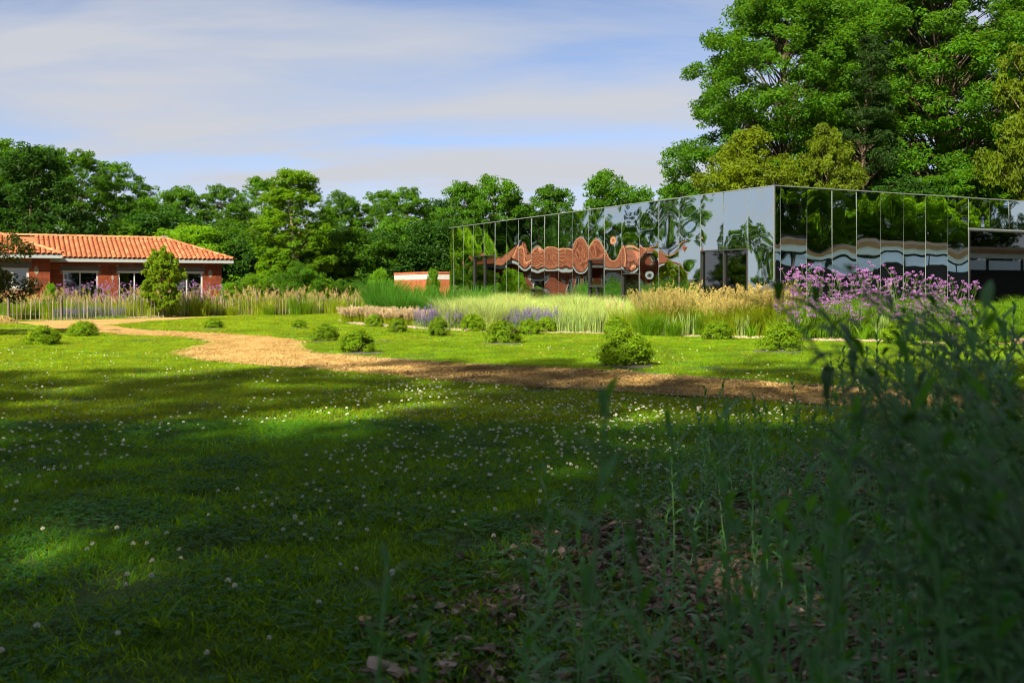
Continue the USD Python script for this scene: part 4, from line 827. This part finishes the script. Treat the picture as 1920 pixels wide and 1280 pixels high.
scatter('edge_stones', 'pale stone and bark pieces along the front edge of the planting bed', sp, band(bed_front[:-1], .9, 1500, rng), rng, .7, 1.3, cat='stones')
scatter('fence_stones', 'pale stones in the strip between the path and the fence', sp, band([(110, 599.5), (240, 598.5), (330, 595), (440, 591)], .7, 500, rng), rng, .8, 1.5, cat='stones')
heap = np.random.default_rng(31); x0, D0 = gp(4, 607)
a = heap.uniform(0, 6.3, 1500); q = .55 * np.sqrt(heap.uniform(0, 1, 1500)); P = np.stack([x0 + q * np.cos(a), D0 + q * np.sin(a), .30 * (1 - (q / .56) ** 2) * heap.uniform(.7, 1, 1500)], 1)
tag(obj('straw_heap', leaf_quads(heap, P, unit(np.stack([np.cos(a) * .5, np.sin(a) * .5, 0 * a + 1], 1) + heap.normal(0, .3, (1500, 3))), .16, .03), M['plume_tan']), 'small heap of dry cut grass at the left edge of the path', 'heap')
cone = np.random.default_rng(33); x0, D0 = gp(1782, 645); mb = MB()
for k in range(60):
    u = k / 60; aa = k * 2.4; c = np.array([x0 + .09 * math.cos(aa) * (1 - u * .8), D0 + .09 * math.sin(aa) * (1 - u * .8), .03 + .22 * u]); mb.box(c, (.05, .03, .018), math.degrees(aa))
tag(obj('dark_seedhead', mb.mesh(), M['wood_dark']), 'dark cone-shaped seed head standing on the bed edge at right', 'seed head')

# ------------------------------------------------------------------ shaded soil bed: bark, dead leaves, sticks
bk = [(chips(rng, 14, .028), M['bark_chip']) for _ in range(3)] + [(chips(rng, 5, .035), M['chip_pale']), (leaf_quads(rng, np.column_stack([rng.uniform(-.12, .12, (5, 2)), rng.uniform(.01, .03, 5)]), unit(rng.normal(0, .4, (5, 3)) + [0, 0, 1]), .07, .03), M['chip_pale'])]
bk += [(leaf_quads(rng, np.column_stack([rng.uniform(-.12, .12, (9, 2)), rng.uniform(.01, .04, 9)]), unit(rng.normal(0, .35, (9, 3)) + [0, 0, 1]), .13, .008), M['bark_chip'])]
b = soil_poly.bounds; p = np.column_stack([rng.uniform(max(b[0], -2), 6, 9000), rng.uniform(2.6, 10.5, 9000)]); p = p[inside(soil_poly.buffer(.06), p) & (p[:, 0] < .56 * p[:, 1] + .4)][:2400]
scatter('bark_litter', 'dark bark chips and leaf litter on the shaded soil', bk, p, rng, .6, 1.5, cat='bark litter', tilt=.2, zoff=.012)
g = np.column_stack([rng.uniform(-2, 6, 5200), rng.uniform(2.7, 10.5, 5200)]); g = g[inside(soil_poly, g) & (g[:, 0] < .56 * g[:, 1] + .4)]
g = g[meshkit.fbm(np.column_stack([g * 1.6, 0 * g[:, :1]]), 2, 5) > .47][:700]
scatter('bed_greens', 'low green weeds and grass covering the shaded soil bed', near, g, rng, .7, 1.9, cat='weeds')
def dry_leaf(px, py, L, rz, label, m='dry_leaf'):
    x, y = gp(px, py); r = np.random.default_rng(int(px)); n = 9; u = np.linspace(0, 1, n); w = np.sin(np.pi * u ** .8) * .32 * (1 + .3 * np.sin(9 * u)); cz = .10 * np.sin(np.pi * u) + .03
    v = np.vstack([np.stack([u - .5, w, cz + .10 * w], 1), np.stack([u - .5, 0 * u, cz], 1), np.stack([u - .5, -w, cz + .16 * w], 1)]) * L + [0, 0, hz(x, y) + .03]
    f = [[a + k, a + k + 1, a + k + 1 + n, a + k + n] for a in (0, n) for k in range(n - 1)]
    t = thing('dry_leaf', label, 'leaf', (x, y, 0), rz); obj('blade', (v, f), M[m], t, smooth=True); obj('leaf_stalk', MB().tube([(-.5 * L, 0, hz(x, y) + .03 + .03 * L), (-.75 * L, .03 * L, hz(x, y) + .03)], .0022, 4).mesh(), M['chip_pale'], t)
for a in [(1235, 985, .16, 40, 'curled orange-tan dead leaf, the larger of two between the leafy stems'), (1165, 1002, .16, 170, 'pale tan dead leaf lying flat left of the curled orange one'), (1535, 1150, .12, 10, 'orange dead leaf deep among the dark stems at right'), (1190, 962, .07, 80, 'small tan dead leaf behind the two larger ones'),
          (1555, 1080, .08, 300, 'small yellowish dead leaf upright among the dark stems'), (945, 1200, .09, 200, 'greyish dead leaf beside the pale stick'), (680, 1185, .08, 130, 'small brown dead leaf at the lawn edge near the soil'), (1590, 920, .10, 20, 'pale dead leaf on the far part of the shaded soil')]: dry_leaf(*a)
def stick(px0, py0, px1, py1, rr, label):
    a, b = gp(px0, py0), gp(px1, py1); P = [np.append(a + (b - a) * u, hz(*a) + .03 + .02 * math.sin(7 * u)) + [0, .01 * math.sin(11 * u), 0] for u in np.linspace(0, 1, 7)]
    tag(obj('stick', MB().tube(P, rr * np.linspace(1, .6, 7), 6).mesh(), M['chip_pale'], smooth=60), label, 'stick')
stick(845, 1238, 960, 1232, .016, 'pale dry stick lying across the soil at the bottom of the picture'); stick(905, 1110, 975, 1090, .013, 'short grey broken stick on the soil edge'); stick(800, 1215, 815, 1285, .012, 'thin grey stick pointing at the viewer near the bottom'); stick(1480, 1030, 1640, 1000, .010, 'long thin stick behind the dark stems')

# ------------------------------------------------------------------ clover flowers and weeds in the lawn
def clover(p, seed):
    r = np.random.default_rng(seed); Hs = r.uniform(.08, .11); n = 60; d = rand_dirs(r, n); d[:, 2] = np.where(d[:, 2] < -.5, -d[:, 2], d[:, 2])
    c = np.array([.008, 0, Hs]) + d * .0095 * [1, 1, .85]
    obj('flower_head', leaf_quads(r, c, unit(np.cross(d, rand_dirs(r, n))), .012, .0045), M['clover_white'], p)
    obj('stalk', MB().tube([(0, 0, -.02), (.004, 0, Hs * .5), (.008, 0, Hs)], .0012, 3).mesh(), M['stem_green'], p); return p
CL = [clover(proto('clover_flower'), 210 + i) for i in range(3)]
r = np.random.default_rng(77); pts = []
while len(pts) < 1700:
    x, y = r.uniform(-1, 1) * 12.5, r.uniform(3.3, 21)
    if abs(x) > .53 * y or shapely.contains_xy(not_lawn, x, y): continue
    dens = meshkit.fbm(np.array([x * .45, y * .28, 3.]), 3, 8); px = CX + F * x / y
    keep = max(dens - .40, 0) * 3.4 * (.10 + .90 * np.exp(-((y - 9.) / 4.) ** 2)) * (1.25 if 600 < px < 1500 else .9)
    if r.uniform() < keep: pts.append((x, y))
pts = np.array(pts); order = np.argsort(pts[:, 1]); pts = pts[order]
for k in range(290):
    x, y = pts[k]; s = float(r.uniform(.65, .95)); thing('clover_flower', 'white clover flower standing in the shaded lawn', 'flower', (x, y, hz(x, y)), float(r.uniform(0, 360)), s, 'white clover flowers in the near lawn', CL[k % 3], tilt=float(r.normal(0, 8)))
def head_only(seed):
    r = np.random.default_rng(seed); n = 30; d = rand_dirs(r, n); d[:, 2] = np.abs(d[:, 2]); return leaf_quads(r, np.array([0, 0, .085]) + d * .0115, unit(np.cross(d, rand_dirs(r, n))), .016, .008)
scatter('clover_flowers', 'white clover flowers dotting the farther lawn', [(head_only(s), M['clover_white']) for s in (1, 2, 3)], pts[290:], rng, .58, .88, cat='flowers')
def weed(p, seed, n, L, w):
    r = np.random.default_rng(seed); a = np.arange(n) * 2.4 + r.uniform(0, 1, n); b = np.zeros((n, 3)); hh = L * r.uniform(.5, 1.1, n)
    obj('leaves', blades(r, b, a, hh * .7, hh * r.uniform(.5, 1.0, n), w, .2), M['grass_green'], p); return p
WD_ = [weed(proto('lawn_weed'), 220 + i, [9, 14, 22][i], [.17, .20, .19][i], [.016, .009, .007][i]) for i in range(3)]
for k, (px, py) in enumerate([(470, 1015), (680, 1018), (270, 900), (540, 960), (360, 1075), (840, 1195), (600, 1150), (890, 1075), (205, 940), (785, 1010), (110, 1120), (930, 1120), (300, 1190), (1200, 880), (455, 780), (590, 840), (260, 800)]):
    x, y = gp(px, py); thing('lawn_weed', 'broad-bladed grass weed tuft sticking out of the shaded lawn', 'weed', (x, y, hz(x, y)), 71 * k, float(r.uniform(.7, 1.25)), 'weed tufts in the near lawn', WD_[k % 3])

# ------------------------------------------------------------------ leafy stems close to the viewer
def lance(r, base, az, L, W, pitch):
    """a lance-shaped folded leaf, 4 segments"""
    u = np.linspace(0, 1, 5); w = np.array([.16, .85, 1.0, .62, .02]) * W * .5
    d = np.array([math.cos(az), math.sin(az), 0]); sd = np.array([-math.sin(az), math.cos(az), 0]); el = pitch - u * r.uniform(.3, .9)
    st = np.stack([np.cos(el), np.sin(el)], 1) * L / 4; c = np.vstack([[0, 0], np.cumsum(st[:-1], 0)])
    mid = base + c[:, :1] * d + c[:, 1:] * [0, 0, 1.]; up = np.array([0, 0, .28])
    v = np.vstack([mid + w[:, None] * (sd + up), mid, mid - w[:, None] * (sd - up)]); f = [[a + k, a + k + 1, a + k + 6, a + k + 5] for a in (0, 5) for k in range(4)]
    return v, f
def leafy_stem(p, seed, h, n, L, W, lm):
    r = np.random.default_rng(seed); u = np.linspace(0, 1, 6); bend = r.normal(0, .05, 2) * h; P = np.stack([bend[0] * u ** 2 + r.normal(0, .006, 6), bend[1] * u ** 2 + r.normal(0, .006, 6), h * u - .03], 1)
    obj('stem', MB().tube(P, np.linspace(.0042, .0018, 6), 5).mesh(), M['fg_stem'], p, smooth=True)
    for k in range(n):
        q = .12 + .87 * (k / (n - 1)) ** .8; b = np.array([np.interp(q, u, P[:, i]) for i in range(3)]); s = (1.15 - .62 * q) * r.uniform(.8, 1.15)
        obj('leaf', lance(r, b, k * 2.4 + r.normal(0, .3), L * s, W * s, .25 + .75 * q + r.normal(0, .15)), lm, p, smooth=True)
    return p
FS = {'low': [leafy_stem(proto('leafy_stem'), 230 + i, .60, 26, .085, .021, M['fg_leaf']) for i in range(3)],
      'mid': [leafy_stem(proto('leafy_stem'), 240 + i, .95, 32, .095, .022, M['fg_leaf']) for i in range(3)],
      'tall': [leafy_stem(proto('leafy_stem'), 250 + i, 1.45, 38, .105, .025, M['fg_leaf']) for i in range(3)]}
def spray(p, seed, h):
    """arching twig with long thin leaves"""
    r = np.random.default_rng(seed); u = np.linspace(0, 1, 9); P = np.stack([-.30 * h * u ** 2.0, r.normal(0, .01, 9) + .1 * u, h * (u - .16 * u ** 3) - .03], 1)
    obj('stem', MB().tube(P, np.linspace(.006, .0015, 9), 5).mesh(), M['fg_stem'], p, smooth=True)
    for k in range(36):
        q = .28 + .71 * k / 35; b = np.array([np.interp(q, u, P[:, i]) for i in range(3)]); 
        obj('leaf', lance(r, b, math.pi + (1 if k % 2 else -1) * r.uniform(.3, 1.4), r.uniform(.08, .13), .014, r.uniform(-.1, .6)), M['fg_willow'], p, smooth=True)
    return p
SP = [spray(proto('arching_twig'), 260 + i, 1.5) for i in range(3)]
r = np.random.default_rng(99); nst = 0
def stem_at(px, D, ztop, label, group, lo=.45):
    x = gx(px, D); kd = 'low' if ztop < .75 else 'mid' if ztop < 1.18 else 'tall'; s = ztop / {'low': .6, 'mid': .95, 'tall': 1.45}[kd]
    thing('leafy_stem', label, 'plant', (x, D, 0), float(r.uniform(0, 360)), (s ** .4, s ** .4, s), group, FS[kd][int(r.integers(3))])
topline = lambda px: np.interp(px, [980, 1050, 1150, 1250, 1330, 1420, 1520, 1620, 1720, 1800, 1920], [960, 860, 880, 800, 690, 690, 660, 590, 540, 510, 490])
for k in range(135):          # sharp, further back
    px = 1010 + 900 * ((k * .618) % 1); D = r.uniform(4.4, 6.6); z = H - (topline(px) + r.uniform(0, 200) - YH) / F * D
    if not soil_poly.buffer(.25).contains(shapely.Point(gx(px, D), D)): continue
    stem_at(px, D, float(np.clip(z, .3, 1.25)), 'upright leafy stem in focus on the far side of the dark soil bed', 'leafy stems on the soil bed')
for k in range(80):          # middle distance
    px = 960 + 1000 * ((k * .618 + .2) % 1); D = r.uniform(2.3, 4.2); z = H - (topline(px) + r.uniform(60, 380) - YH) / F * D
    stem_at(px, D, float(np.clip(z, .3, 1.4)), 'slightly blurred upright leafy stem in the dark bed at right', 'soft leafy stems in the middle of the bed')
for k in range(30):          # close and blurred
    px = 1330 + 700 * ((k * .618 + .4) % 1); D = r.uniform(1.0, 2.2); z = H - (topline(min(px, 1920)) + r.uniform(20, 420) - YH) / F * D
    stem_at(px, D, float(np.clip(z, .4, 1.5)), 'strongly blurred leafy stem close to the viewer at right', 'blurred leafy stems close by')
for px, D, top in ((738, 1.25, 1010), (1062, 1.0, 690), (1172, 1.1, 850), (1030, 2.2, 840), (1010, 1.6, 1000), (770, 1.7, 1130)):
    stem_at(px, D, H - (top - YH) / F * D, {738: 'single blurred stem before the lawn, nearest the middle of the picture', 1062: 'thin faint blurred stem whose tip crosses the gravel path', 1172: 'faint bluish blurred stem tip over the lawn beside the dead leaves', 1030: 'leafy stem at the left end of the bed, tall and soft', 1010: 'blurred stem at the left end of the bed, near the bottom', 770: 'short blurred stem beside the single one near the middle'}[px], None)
for k in range(56):
    D = r.uniform(.9, 2.8); px = 1680 + .30 * F / D * r.uniform(.9, 2.0)
    thing('arching_twig', 'dark arching twig with narrow leaves leaning in from the right edge', 'plant', (gx(px, D), D, 0), float(r.normal(0, 50)), float(r.uniform(.72, 1.04) if px < 1850 else r.uniform(.82, 1.10)), 'arching twigs at the right edge', SP[k % 3])

# ------------------------------------------------------------------ labels for plants standing in a row
ORD = 'first second third fourth fifth sixth seventh eighth ninth tenth eleventh twelfth thirteenth fourteenth fifteenth sixteenth seventeenth eighteenth nineteenth twentieth'.split()
ORD += ['twenty-' + o for o in ORD[:9]] + ['thirtieth'] + ['thirty-' + o for o in ORD[:9]]
ROWS = {'tall purple flowers at right': 'tall purple-flowered plant from the left, right of the building corner', 'tall purple flowers before the house': 'tall purple-flowered plant from the left, before the house windows',
        'lavender along the bed': 'lavender tuft from the left along the bed front', 'lavender before the fence': 'small lavender tuft from the left before the fence', 'silvery spiky plants': 'silvery spiky plant from the left at the bed front',
        'dark green fountain grasses': 'dark arching grass clump from the left before the low orange wall', 'pinkish low grasses': 'low pinkish grass tuft from the left at the bed edge', 'tan-plumed reed grasses': 'tan-plumed reed tuft from the left before the building corner',
        'trees reflected in the mirror panels': 'tree from the left among those the left-hand mirrors reflect', 'trees reflected over the hall': 'tree from the left among those the right-hand mirrors reflect', 'trees shading the near lawn': 'tree from the left behind the viewer, shading the lawn',
        'green grasses among the reeds': 'yellow-green clump from the left among the tan reed grasses', 'wild tufts among the feather grass': 'loose wild tuft from the left among the pale feather grass', 'low green tufts at the right end of the bed': 'low green tuft from the left at the right bed end',
        'green grasses at right': 'bright green arching clump from the left behind the purple flowers', 'blurred leafy stems close by': 'strongly blurred close leafy stem from the left', 'weed tufts in the near lawn': 'broad-bladed weed tuft from the left in the shaded lawn'}
rows = {}
for p in stage.GetPrimAtPath('/World').GetChildren():
    g = p.GetCustomDataByKey('group')
    if g in ROWS:
        t = p.GetAttribute('xformOp:translate').Get(); rows.setdefault(g, []).append((t[0] / max(t[1], .3) if t[1] > 0 else t[0], p))
for g, ps in rows.items():
    for k, (_, p) in enumerate(sorted(ps, key=lambda a: a[0])):
        p.SetCustomDataByKey('label', ORD[k] + ' ' + ROWS[g])
